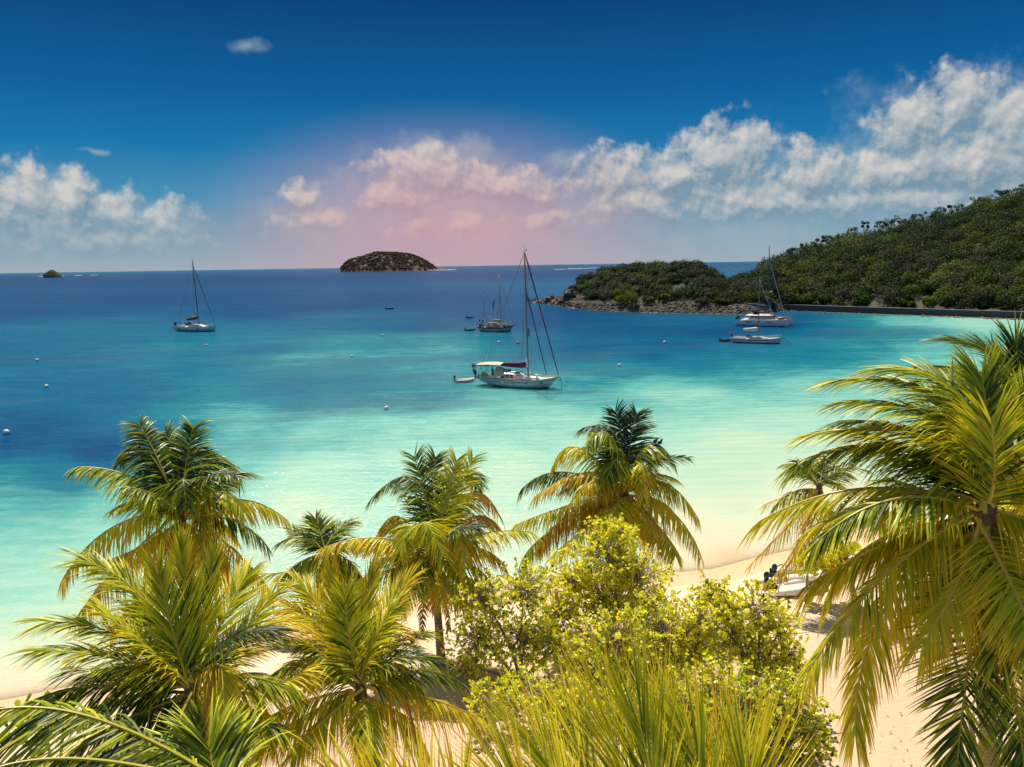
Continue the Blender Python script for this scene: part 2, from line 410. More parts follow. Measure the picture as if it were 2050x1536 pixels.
co = T.node('ShaderNodeTexCoord').outputs['Object']
n1 = T.noise(co, 0.35, 6, 0.6); n2 = T.noise(co, 5.0, 6, 0.65); n3 = T.noise(co, 2.2, 3, 0.5)
sc = T.ramp(at.outputs['Fac'], [(0.0, (0.56, 0.40, 0.24)), (0.22, (0.64, 0.46, 0.29)), (0.30, (0.76, 0.66, 0.51)), (0.6, (0.69, 0.56, 0.415)), (1.0, (0.56, 0.42, 0.29))])
sc = T.mix(T.math('MULTIPLY', n1, 0.5), sc, (0.56, 0.40, 0.27))
deb = T.mrange(n3, 0.66, 0.72)
sc = T.mix(T.math('MULTIPLY', deb, 0.4), sc, (0.30, 0.20, 0.12))
T.l.new(sc, pb.inputs['Base Color']); pb.inputs['Roughness'].default_value = 0.95; pb.inputs['Specular IOR Level'].default_value = 0.1
bn = T.node('ShaderNodeBump'); bn.inputs['Strength'].default_value = 0.7; bn.inputs['Distance'].default_value = 0.06
T.l.new(T.math('ADD', n2, T.math('MULTIPLY', n3, 1.5)), bn.inputs['Height']); T.l.new(bn.outputs[0], pb.inputs['Normal'])
mb = MB(); mb.grid(np.stack([X, Yg, Zg], -1), age=np.clip((V + 0.5) / 14.0, 0, 1), flip=True)
beach = mb.build('beach', 'sand', smooth=True); tag(beach, kind='structure')

# ------------------------------------------------------------------ sea
DP = [(0,560,.93),(500,560,.93),(1000,550,.88),(1500,530,.82),(0,620,.84),(300,600,.88),(200,660,.66),(60,700,.68),(400,720,.58),(200,780,.66),
 (60,870,.80),(200,905,.83),(320,880,.60),(120,950,.58),(30,1000,.42),(60,1060,.34),(50,1120,.28),(50,1190,.25),(60,1230,.21),(150,1300,.13),(150,1220,.2),(260,1260,.14),(30,1270,.165),(10,1325,.10),(20,1365,.05),(250,1000,.34),(200,1080,.27),(550,620,.84),
 (700,600,.80),(850,600,.82),(950,620,.80),(700,650,.66),(600,665,.62),(850,650,.72),(700,690,.47),(850,690,.47),(620,720,.47),(760,735,.50),(800,700,.5),(700,770,.60),(600,780,.62),(850,790,.52),
 (500,700,.60),(500,850,.39),(400,930,.35),(650,870,.33),(800,870,.30),(920,850,.30),(650,950,.23),(600,1020,.17),(820,920,.24),(1000,950,.20),
 (560,1110,.2),(430,1120,.22),(300,1180,.2),(980,1010,.2),(1000,1080,.16),(1100,640,.80),(1250,655,.76),(1400,655,.74),(1150,700,.68),(1300,705,.68),
 (1400,725,.58),(1250,745,.5),(1350,690,.72),(1500,700,.62),(1600,700,.58),(1500,745,.47),(1150,760,.48),(1300,775,.34),(1400,800,.29),(1600,780,.32),
 (1600,850,.23),(1500,900,.18),(1450,950,.19),(1100,850,.29),(1200,905,.21),(1480,1020,.15),(1430,1080,.09),(1450,1110,.01),(1540,1060,.08),(1600,640,.74),(1700,645,.55),
 (1800,643,.36),(1950,648,.28),(2040,655,.27),(1700,690,.50),(1900,700,.38),(2000,730,.30),(1650,665,.64),(1800,665,.52),(1750,780,.30),(1700,900,.2),(1650,970,.1),
 (1180,640,.83),(1550,650,.8),(1440,665,.78)]
DP = [(on_z(x, y), d) for x, y, d in DP]
def polar(p): return np.stack([np.arctan2(p[..., 0], p[..., 1]) * 1.7, np.log(np.hypot(p[..., 0], p[..., 1])) * 0.75], -1)
DQ = polar(np.array([p for p, d in DP])); DV = np.array([d for p, d in DP])
def depth_at(pts):
    q = polar(pts); o = np.zeros(len(q))
    for i in range(0, len(q), 4000):
        d2 = ((q[i:i + 4000, None] - DQ[None]) ** 2).sum(-1) + 0.0012
        w = d2 ** -1.7
        o[i:i + 4000] = (w * DV).sum(1) / w.sum(1)
    return o
th = np.radians(np.linspace(-80, 80, 241)); rr = np.concatenate([np.geomspace(20, 700, 230), np.geomspace(760, 120000, 40)])
TH, RR = np.meshgrid(th, rr, indexing='ij')
G = np.stack([np.sin(TH) * RR, np.cos(TH) * RR, np.zeros_like(RR)], -1)
dep = depth_at(G.reshape(-1, 3)).reshape(TH.shape)
offs = G[..., 1] - yshore(G[..., 0])
dep = np.minimum(dep, np.clip(offs, 0, 1000) / 16.0 + 0.0)
mt, T, pb, out = base_mat('sea_water')
at = T.node('ShaderNodeAttribute'); at.attribute_name = 'depth'
geo = T.node('ShaderNodeNewGeometry').outputs['Position']
def mapped(sx, sy, rz=0.0):
    mp = T.node('ShaderNodeMapping'); mp.inputs['Scale'].default_value = (sx, sy, 1); mp.inputs['Rotation'].default_value = (0, 0, rz)
    T.l.new(geo, mp.inputs['Vector']); return mp.outputs[0]
big = T.noise(mapped(0.010, 0.022, 0.1), 1.0, 6, 0.62, 0.6)
swell = T.node('ShaderNodeTexWave'); swell.bands_direction = 'Y'; swell.inputs['Scale'].default_value = 0.16; swell.inputs['Distortion'].default_value = 5.0
swell.inputs['Detail'].default_value = 3.0; swell.inputs['Detail Scale'].default_value = 0.35; T.l.new(mapped(0.45, 1.0, -0.10), swell.inputs['Vector'])
mid = T.noise(mapped(0.05, 0.12, -0.1), 1.0, 5, 0.6, 0.3)
amp = T.mrange(at.outputs['Fac'], 0.05, 0.5, 0.0, 0.30)
amp2 = T.mrange(at.outputs['Fac'], 0.03, 0.5, 0.0, 0.16)
dd = T.math('ADD', at.outputs['Fac'], T.math('MULTIPLY', T.math('SUBTRACT', big, 0.5), amp))
dd = T.math('ADD', dd, T.math('MULTIPLY', T.math('SUBTRACT', mid, 0.5), amp2))
painted_ripple = T.noise(mapped(0.20, 0.42, 0.06), 1.0, 6, 0.78, 0.2)
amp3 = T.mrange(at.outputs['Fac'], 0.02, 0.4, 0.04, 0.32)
dd = T.math('ADD', dd, T.math('MULTIPLY', T.math('SUBTRACT', painted_ripple, 0.5), amp3))  # bright and dark ripple facets painted into the water colour by noise
dd = T.math('ADD', dd, T.math('MULTIPLY', T.math('SUBTRACT', swell.outputs['Fac'], 0.5), T.math('MULTIPLY', T.mrange(at.outputs['Fac'], 0.06, 0.22), 0.022)))  # swell crests likewise drawn as lighter and darker water colour
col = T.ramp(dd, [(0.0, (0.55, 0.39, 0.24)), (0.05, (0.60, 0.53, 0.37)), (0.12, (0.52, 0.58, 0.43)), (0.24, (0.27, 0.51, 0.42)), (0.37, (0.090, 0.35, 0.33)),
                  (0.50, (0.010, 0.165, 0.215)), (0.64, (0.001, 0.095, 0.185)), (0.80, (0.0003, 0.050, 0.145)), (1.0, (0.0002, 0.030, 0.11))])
reef_sheen = T.math('MULTIPLY', T.mrange(T.noise(mapped(0.016, 0.040, 0.15), 1.0, 5, 0.6, 0.8), 0.50, 0.62), T.math('MULTIPLY', T.mrange(at.outputs['Fac'], 0.28, 0.42), T.mrange(at.outputs['Fac'], 0.80, 0.62)))
col = T.mix(T.math('MULTIPLY', reef_sheen, 0.32), col, (0.045, 0.095, 0.165))  # reef patches greyed violet, pink sky reflection put into the colour
T.n.remove(pb); pb = T.node('ShaderNodeSubsurfaceScattering'); pb.falloff = 'BURLEY'; T.l.new(col, pb.inputs[0]); pb.inputs['Scale'].default_value = 3.0; pb.inputs['Radius'].default_value = (1, 1, 1)
gl = T.node('ShaderNodeBsdfGlossy'); gl.inputs['Roughness'].default_value = 0.13; fr = T.node('ShaderNodeFresnel'); fr.inputs[0].default_value = 1.33
mxw = T.node('ShaderNodeMixShader'); T.l.new(T.math('MINIMUM', T.math('MULTIPLY', fr.outputs[0], 0.7), 0.19), mxw.inputs[0])
T.l.new(pb.outputs[0], mxw.inputs[1]); T.l.new(gl.outputs[0], mxw.inputs[2]); T.l.new(mxw.outputs[0], out.inputs[0])
w1 = T.noise(mapped(0.55, 1.1, 0.12), 1.0, 5, 0.62, 0.4)
w2 = T.noise(mapped(0.14, 0.34, -0.08), 1.0, 3, 0.5, 0.3)
w3 = T.noise(mapped(1.6, 4.5, 0.3), 1.0, 3, 0.6, 0.2)
hgt = T.math('ADD', T.math('ADD', T.math('MULTIPLY', w1, 0.5), T.math('MULTIPLY', w2, 1.0)), T.math('MULTIPLY', w3, 0.28))
bn = T.node('ShaderNodeBump'); bn.inputs['Strength'].default_value = 0.8; bn.inputs['Distance'].default_value = 0.38
T.l.new(hgt, bn.inputs['Height'])
for q_ in (pb, gl, fr): T.l.new(bn.outputs[0], q_.inputs['Normal'])
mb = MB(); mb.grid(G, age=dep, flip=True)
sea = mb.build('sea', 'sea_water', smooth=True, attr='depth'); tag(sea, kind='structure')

# ------------------------------------------------------------------ hill, headland, islands
def tab(t): 
    a = np.array(t, float); return lambda x: np.interp(x, a[:, 0], a[:, 1])
shore_y = tab([(1050, 603), (1075, 606), (1120, 613), (1160, 619), (1220, 624), (1300, 627), (1400, 629), (1450, 630), (1520, 630), (1580, 622), (1700, 627), (1850, 632), (2050, 639), (2300, 652), (2700, 690)])
ridge_y = tab([(1050, 604), (1075, 603), (1100, 598), (1130, 588), (1150, 566), (1165, 552), (1200, 540), (1260, 527), (1330, 521), (1400, 521), (1420, 532), (1445, 553), (1455, 557), (1475, 549), (1520, 535), (1560, 515), (1600, 502), (1660, 487), (1700, 475), (1800, 450), (1900, 425), (1950, 408), (2000, 392), (2050, 376), (2200, 335), (2700, 300)])
ridge_off = tab([(1050, 6), (1100, 22), (1200, 45), (1300, 55), (1400, 48), (1450, 42), (1520, 55), (1600, 80), (1800, 130), (2050, 190), (2700, 260)])
canopy = tab([(1050, 0), (1110, 0.2), (1140, 1.0), (1180, 2.2), (1300, 3.0), (1450, 2.6), (1560, 4.0), (2050, 4.5), (2700, 4.5)])
def hill_pt(px, r):
    sp = on_z(px, float(shore_y(px))); Ds = math.hypot(sp[0], sp[1]); ux, uy = sp[0] / Ds, sp[1] / Ds
    Dr = Ds + float(ridge_off(px)); rp = at_dist(px, float(ridge_y(px)), Dr); Hr = max(rp[2] - float(canopy(px)), 0.5)
    D = Ds + (Dr - Ds) * r
    if r <= 0: z = r * 6
    elif r <= 1:
        s = r ** 0.95; z = 0.25 + min(r / 0.1, 1) * min(1.2, 0.4 * Hr); z = z + (Hr - z) * (s * s * (3 - 2 * s) * 0.45 + s * 0.55)
    else: z = Hr * math.cos(min((r - 1) / 1.3, 1) * math.pi / 2) - 1.5 * (r - 1)
    return np.array([ux * D, uy * D, z])
pxs = np.concatenate([np.linspace(1052, 1560, 130), np.linspace(1560, 2700, 120)[1:]]); rs = np.concatenate([np.linspace(-0.15, 0.2, 12), np.linspace(0.2, 1.2, 34)[1:], np.linspace(1.2, 2.6, 12)[1:]])
HG = np.array([[hill_pt(p, r) for r in rs] for p in pxs])
hr = np.random.default_rng(8)
HG[..., 2] += np.where((rs > 0.02)[None], 0.35, 0) * hr.standard_normal(HG.shape[:2])
simple('hill_soil', (0.026, 0.034, 0.018), (0.052, 0.050, 0.032), 0.25, 0.95, bump=0.5)
mb = MB(); mb.grid(HG, flip=False)
hill = mb.build('hill', 'hill_soil', smooth=False); tag(hill, kind='structure')

def clump(mb, c, r, n, size, tone, rng, low=-0.3):
    u = rng.standard_normal((n * 2, 3)); u /= np.linalg.norm(u, axis=1, keepdims=True)
    u = u[u[:, 2] > low][:n]; n = len(u)
    rad_ = (0.55 + 0.5 * rng.random(n))[:, None]
    p = np.array(c) + u * rad_ * np.array(r)
    nrm = u + 0.6 * rng.standard_normal((n, 3)); nrm[:, 2] += 0.3; nrm /= np.linalg.norm(nrm, axis=1, keepdims=True)
    a = np.cross(nrm, rng.standard_normal((n, 3))); a /= np.linalg.norm(a, axis=1, keepdims=True) + 1e-9
    b = np.cross(nrm, a)
    sz = size * (0.5 + rng.random(n))[:, None]
    v = np.stack([p - a * sz, p + b * sz * 0.6, p + a * sz, p - b * sz * 0.6], 1).reshape(-1, 3)
    ag = np.clip(tone + 0.06 * rng.standard_normal(n), 0, 1)
    mb.add(v, np.arange(4 * n).reshape(n, 4), age=np.repeat(ag, 4))

hr = np.random.default_rng(21)
def tone_of(rng, p=None, grey=.07):
    if p is not None:
        f = .5 + .28 * math.sin(p[0] * .085 + 1.3) * math.cos(p[1] * .07) + .22 * math.sin(p[0] * .19 - p[1] * .15 + 2.0)
        k = rng.random()
        if k < grey: return .9 + .1 * rng.random()
        return float(np.clip(.08 + .50 * f + .17 * rng.standard_normal(), .02, .76))
    k = rng.random()
    return 0.12 + 0.2 * rng.random() if k < 0.34 else (0.4 + 0.2 * rng.random() if k < 0.74 else (0.62 + 0.13 * rng.random() if k < 0.88 else 0.88 + 0.12 * rng.random()))
mbw = MB()
for i in range(1100):      # hillside wood
    px = 1530 + 640 * hr.random() ** 0.9; r = 0.045 + 1.03 * hr.random() ** 0.9
    p = hill_pt(px, r); s = (1.6 + 3.4 * hr.random() ** 1.5) * (0.7 + 0.3 * min(1, r * 2.5))
    clump(mbw, p + np.array([0, 0, s * 0.55]), (s * 1.15, s * 1.15, s * (0.75 + 0.5 * hr.random())), int(190 + 75 * s), 0.33, tone_of(hr, p), hr)
wood = mbw.build('woodland', 'wood_leaf'); tag(wood, 'dense dark green woodland covering the hillside above the seawall', 'woodland', kind='stuff')
mbw = MB()
for i in range(620):      # headland scrub
    px = 1135 + 420 * hr.random(); r = 0.22 + 0.85 * hr.random()
    if px < 1175 and r < 0.5: continue
    p = hill_pt(px, r); s = (1.0 + 1.5 * hr.random()) * min(1.0, 0.45 + (px - 1130) / 120)
    clump(mbw, p + np.array([0, 0, s * 0.5]), (s * 1.25, s * 1.25, s * (0.8 + 0.4 * hr.random())), int(150 + 75 * s), 0.26, tone_of(hr, p, .24), hr)
scrub = mbw.build('scrub', 'wood_leaf'); tag(scrub, 'low mixed green and grey scrub covering the rocky headland', 'scrub', kind='stuff')

# rocks along the headland foot
mbw = MB(); mbl = MB()
for i in range(2600):
    px = 1072 + 510 * hr.random() ** 1.1; r = (-0.03 + 0.20 * hr.random() ** 1.3) * (2.2 if px < 1150 else 1.0)
    p = hill_pt(px, r); s = (0.22 + 0.5 * hr.random() ** 2) * (1.9 if px < 1150 else 1.0)
    (mbw if hr.random() < 0.6 else mbl).ellipsoid(p + np.array([0, 0, 0.1]), (s, s * 0.8, s * 0.6), nu=5, nv=3, jit=0.3, rng=hr)
# second tone as second material slot
off = mbw.n
for v_, f_ in zip(mbl.v, mbl.f4): mbw.v.append(v_); mbw.a.append(np.zeros(len(v_))); mbw.f4.append(f_ + off); mbw.m4.append(np.ones(len(f_), int))
mbw.n += mbl.n
rocks = mbw.build('shore_stones', ['rock_dark', 'rock_pale']); tag(rocks, 'grey and tan stones heaped along the waterline below the headland', 'stones', kind='stuff')
for i, (px, py, s, lb) in enumerate([(1078, 603, 1.4, 'lowest dark boulder awash at the outer tip of the headland'), (1090, 602, 1.7, 'small dark boulder second from the tip of the headland'),
        (1103, 598, 2.8, 'tallest dark boulder standing near the outer tip of the headland'), (1118, 602, 2.2, 'brown boulder just inshore of the tallest headland boulder'),
        (1132, 598, 2.8, 'dark boulder at the foot of the bare headland slope'), (1140, 588, 3.0, 'dark crag boulder below the first scrub on the headland')]):
    D = math.hypot(*hill_pt(px, 0.25)[:2]); p = at_dist(px, py, D)
    b = MB(); b.ellipsoid((0, 0, 0), (s * 1.1, s * 0.9, s * 0.85), nu=9, nv=6, jit=0.28, rng=hr)
    o = b.build('boulder', 'rock_dark'); o.location = (p[0], p[1], max(p[2] - s * 0.3, 0.0)); tag(o, lb, 'boulder', 'boulders at the tip of the headland')

# sea wall
pts = [(1528, 619), (1600, 621), (1700, 625), (1850, 630), (2050, 637), (2400, 655)]
wp = [on_z(x, y, 0.35) for x, y in pts]
wall = empty('seawall', wp[2], 0, 'long low dark stone seawall at the foot of the wooded hill', 'wall')
bw, bc = MB(), MB()
for a, b in zip(wp[:-1], wp[1:]):
    a = a - wp[2]; b = b - wp[2]
    d = (b - a) / np.linalg.norm(b - a); nn = np.array([-d[1], d[0], 0]) * 0.6
    if nn[1] < 0: nn = -nn
    for B, z0, z1, k in ((bw, -0.8, 1.75, 0.0), (bc, 1.753, 1.9, 0.08)):
        q = [a - nn * k + (0, 0, z0), b - nn * k + (0, 0, z0), b + nn + (0, 0, z0), a + nn + (0, 0, z0)]
        v = q + [x + np.array([0, 0, z1 - z0]) for x in q]
        B.add(v, [(3, 2, 1, 0), (4, 5, 6, 7), (0, 1, 5, 4), (1, 2, 6, 5), (2, 3, 7, 6), (3, 0, 4, 7)])
bw.build('wall_face', 'seawall_stone', wall); bc.build('wall_coping', 'wall_cap', wall)
mbw = MB()
for i in range(500):
    px = 1560 + 560 * hr.random(); y0 = np.interp(px, [p[0] for p in pts], [p[1] for p in pts])
    p = on_z(px, y0 + 1 + 4 * hr.random() ** 2, 0.0); s = 0.2 + 0.45 * hr.random() ** 2
    mbw.ellipsoid(p, (s, s * 0.8, s * 0.6), nu=5, nv=3, jit=0.3, rng=hr)
tag(mbw.build('rubble', 'rock_pale'), 'pale stone rubble scattered along the foot of the dark seawall', 'rubble', kind='stuff')

# individual trees on the ridge and shrubs near the shore
def far_tree(px, r, h, spread, tone, sparse, label, name='hill_tree', cat='tree', group='trees standing out on the hill ridge'):
    h *= .86; spread *= 1.12
    p = hill_pt(px, r); rg = np.random.default_rng(int(px * 7 + h * 10))
    t = empty(name, p, 0, label, cat, group)
    bt, bc = MB(), MB()
    top = np.array([0.2 * rg.standard_normal(), 0.2 * rg.standard_normal(), h * 0.55])
    bt.tube([(0, 0, -0.6), (top[0] * 0.4, top[1] * 0.4, h * 0.3), top], [0.22, 0.16, 0.10], 6)
    for k in range(9):
        a = 2 * math.pi * k / 9 + rg.random(); e = top + np.array([math.cos(a) * spread * (0.3 + 0.7 * rg.random()), math.sin(a) * spread * (0.3 + 0.7 * rg.random()), h * (0.12 + 0.4 * rg.random())])
        st = top * (0.5 + 0.5 * rg.random())
        bt.tube([st, (st + e) / 2 + (0, 0, 0.2), e], [0.09, 0.06, 0.03], 5)
        cr = spread * (0.2 + 0.26 * rg.random())
        clump(bc, e, (cr, cr, cr * 0.8), int(80 * (1 - sparse)) + 18, 0.27, tone, rg, -1.0)
    bt.build('trunk', 'wood_bark', t); bc.build('crown', 'wood_leaf', t)
RT = [(1580, 1.0, 7, 2.2, .2, .2, 'small round topped tree at the low left end of the hill ridge'),
 (1607, 1.0, 8, 1.6, .9, .75, 'thin almost bare tree low on the hill ridge'),
 (1632, 1.02, 8, 2.6, .2, .3, 'flat topped ridge tree right of the thin bare one'),
 (1652, 1.0, 8.5, 2.4, .3, .3, 'twin headed dark tree in the first ridge clump'),
 (1676, 1.0, 7.5, 2.8, .2, .4, 'broad dark tree right of the twin headed ridge tree'),
 (1700, 1.03, 9, 2.6, .3, .4, 'lacy crowned tree in the middle of the lower ridge'),
 (1722, 1.0, 10.5, 1.8, .25, .4, 'tall narrow tree rising above the lower ridge gap'),
 (1752, 1.0, 9, 2.8, .3, .5, 'open see-through tree just right of the ridge gap'),
 (1772, 1.0, 9, 3.0, .2, .35, 'rounded leafy tree in the middle ridge group'),
 (1798, 1.0, 8.5, 3.2, .2, .25, 'dense umbrella shaped tree in the middle of the ridge'),
 (1822, 1.02, 8.5, 3.0, .25, .4, 'spreading tree right of the umbrella shaped ridge tree'),
 (1852, 1.0, 7.5, 3.2, .2, .25, 'squat dark tree left of the open crowned tall one'),
 (1870, 1.02, 9, 2.6, .3, .55, 'open crowned tall tree on the upper middle ridge'),
 (1900, 1.0, 8, 3.6, .2, .15, 'wide dark tree starting the unbroken upper ridge'),
 (1945, 1.0, 8, 3.6, .15, .2, 'rounded dark tree midway up the unbroken upper ridge'),
 (1990, 1.0, 8, 3.6, .2, .2, 'dark bushy tree on the high ridge near the frame edge'),
 (2030, 1.0, 8, 3.8, .15, .2, 'highest dark tree at the top right of the hill')]
for a in RT: far_tree(*a)
def far_shrub(px, py_base, w, h, tone, label):
    sp = on_z(px, py_base, 0.8); rg = np.random.default_rng(int(px * 3 + h * 10))
    D = math.hypot(sp[0], sp[1]); p = sp
    for r in np.linspace(0, 0.9, 91):                                    # find where this sight line meets the slope
        q = hill_pt(px, r); Dq = math.hypot(q[0], q[1]); z = at_dist(px, py_base, Dq)[2]
        if q[2] >= z: p = q; break
    t = empty('shore_shrub', p, 0, label, 'shrub', 'shrubs standing out near the far shore')
    bt, bc = MB(), MB()
    bt.tube([(0, 0, -0.4), (0.1, 0, h * 0.3), (0, 0.1, h * 0.55)], [0.16, 0.12, 0.08], 6)
    for k in range(10):
        a = 2 * math.pi * rg.random(); q = w * 0.5 * math.sqrt(rg.random())
        e = np.array([math.cos(a) * q, math.sin(a) * q, h * (0.35 + 0.35 * rg.random())])
        bt.tube([(0, 0, h * 0.25), e], [0.06, 0.03], 5)
        clump(bc, e, (w * 0.27, w * 0.27, h * 0.3), 120, 0.26, tone, rg, -0.8)
    bt.build('trunk', 'wood_bark', t); bc.build('crown', 'wood_leaf', t)
for a in [(1245, 610, 4.5, 4.0, .72, 'bright green shrub, left of the pair at the headland shore'), (1266, 612, 5.0, 5.6, .7, 'bright green shrub, taller of the pair at the headland shore'),
          (1298, 608, 3.6, 3.0, .55, 'round olive shrub just right of the bright green pair'), (1330, 604, 4.5, 3.4, .5, 'olive shrub behind the grassy shelf of the headland'),
          (1405, 612, 4.6, 3.2, .9, 'grey leafless shrub above the pebble shore'), (1440, 612, 3.2, 2.8, .5, 'small dark green shrub above the pebble shore'),
          (1613, 612, 6.0, 5.2, .6, 'large rounded green bush behind the seawall end'), (1575, 608, 4.5, 4.2, .85, 'greyish bush beside the large rounded bush near the wall end'),
          (1858, 620, 4.0, 5.0, .66, 'narrow light green shrub just above the seawall'), (1800, 616, 4.2, 3.4, .55, 'olive shrub above the middle of the seawall'),
          (1905, 560, 9.0, 6.5, .72, 'wide light green tree low on the slope at the far right'), (1615, 585, 7, 6, .7, 'light green domed tree above the seawall end bush')]:
    far_shrub(*a)

# small island and islet far out
def islet(name, x0, x1, ybase, prof, D, depth, mat, n=120):
    pf = tab(prof); us = np.linspace(x0, x1, n); vs = np.linspace(-1, 1, 25); rg = np.random.default_rng(3)
    g = np.zeros((n, 25, 3)); nz = rg.standard_normal((n, 25))
    for i, u in enumerate(us):
        base = at_dist(u, ybase, D); top = at_dist(u, float(pf(u)), D); H = max(top[2], 0.5); dirn = base[:2] / np.linalg.norm(base[:2])
        half = depth * math.sqrt(max(0.02, 1 - ((u - (x0 + x1) / 2) / ((x1 - x0) / 2)) ** 2))
        for j, v in enumerate(vs):
            h = H * (1 - abs(v) ** 1.5) ** 0.9 - 1.5 * (abs(v) > 0.97)
            g[i, j] = (base[0] + dirn[0] * v * half, base[1] + dirn[1] * v * half, h + nz[i, j] * min(1.5, H * 0.04) * (abs(v) < 0.93))
    b = MB(); b.grid(g); o = b.build(name, mat); tag(o, kind='structure'); return g
mt, T, pb, out = base_mat('island_ground')
geo2 = T.node('ShaderNodeNewGeometry').outputs['Position']; sp2 = T.node('ShaderNodeSeparateXYZ'); T.l.new(geo2, sp2.inputs[0])
n = T.noise(geo2, 0.03, 5, 0.65); c = T.ramp(n, [(0.35, (0.075, 0.066, 0.045)), (0.5, (0.11, 0.082, 0.07)), (0.65, (0.16, 0.11, 0.095))])
T.l.new(T.mix(T.mrange(sp2.outputs[2], 9.0, 5.0), c, T.mix(T.noise(geo2, 0.02, 3), (0.10, 0.065, 0.05), (0.26, 0.17, 0.13))), pb.inputs['Base Color']); pb.inputs['Roughness'].default_value = 0.95
DI = 3500
IP = [(676, 543), (682, 539), (690, 529), (700, 521), (725, 514), (745, 508), (756, 505.5), (790, 506), (820, 509), (838, 515), (856, 524), (870, 535), (876, 540), (884, 538), (893, 539), (905, 542.5), (912, 543)]
ig = islet('island', 678, 910, 542, IP, DI, 190, 'island_ground')
rg = np.random.default_rng(77); b = MB()
for i in range(1500):
    a = int(rg.integers(3, 102)); j = int(rg.integers(0, 15)); p = ig[a, j]
    if p[2] > 7: clump(b, p + (0, 0, .5), (7, 7, 3.2), 40, 1.7, .25 + .5 * rg.random(), rg, -0.2)
tag(b.build('island_scrub', 'island_leaf'), 'dry scrub, coloured purplish for haze, covering the low island on the horizon', 'scrub', kind='stuff')
islet('rock_islet', 86, 124, 552, [(84, 553), (88, 549), (94, 545), (100, 541.5), (106, 540.5), (112, 543), (118, 547), (124, 552)], 3200, 30, 'hill_soil', 40)
rg = np.random.default_rng(78)
# surf and sand strips: low foam meshes lying on the water
def strip(name, pts, w, mat, kind='structure', z=0.35, n=40, seed=1):
    rg = np.random.default_rng(seed); P_ = [on_z(x, y) for x, y in pts]
    xs_ = np.linspace(0, len(P_) - 1, n); c = np.array([[np.interp(x, range(len(P_)), [p[k] for p in P_]) for k in range(3)] for x in xs_])
    wd = w * (0.35 + 0.65 * rg.random(n)) * np.clip(np.minimum(np.arange(n), n - 1 - np.arange(n)) / 4, 0.1, 1)
    g = np.zeros((n, 3, 3))
    for i in range(n):
        d = c[i, :2] / np.linalg.norm(c[i, :2])
        for j, k in enumerate((-1, 0, 1)): g[i, j] = (c[i, 0] + d[0] * k * wd[i], c[i, 1] + d[1] * k * wd[i], z * (1.0 if k == 0 else 0.1) * (0.6 + 0.8 * rg.random()))
    b = MB(); b.grid(g); return tag(b.build(name, mat), kind=kind)
strip('island_beach', [(742, 542.6), (780, 543), (840, 542)], 60, 'wall_cap', z=4.0, seed=2)
for i, (ps, w) in enumerate([([(850, 541.5), (880, 541), (915, 540)], 30), ([(690, 543.5), (740, 543)], 30), ([(76, 554), (130, 552.5)], 14), ([(150, 552), (165, 551.6)], 9), ([(180, 551.5), (196, 551)], 8),
         ([(1108, 540.5), (1135, 539.5)], 12), ([(1132, 539), (1170, 538), (1198, 537)], 15), ([(1066, 605.5), (1075, 606)], 2.0)]):
    strip('surf', ps, w, 'foam', z=2.0 if i < 7 else 0.3, seed=10 + i)

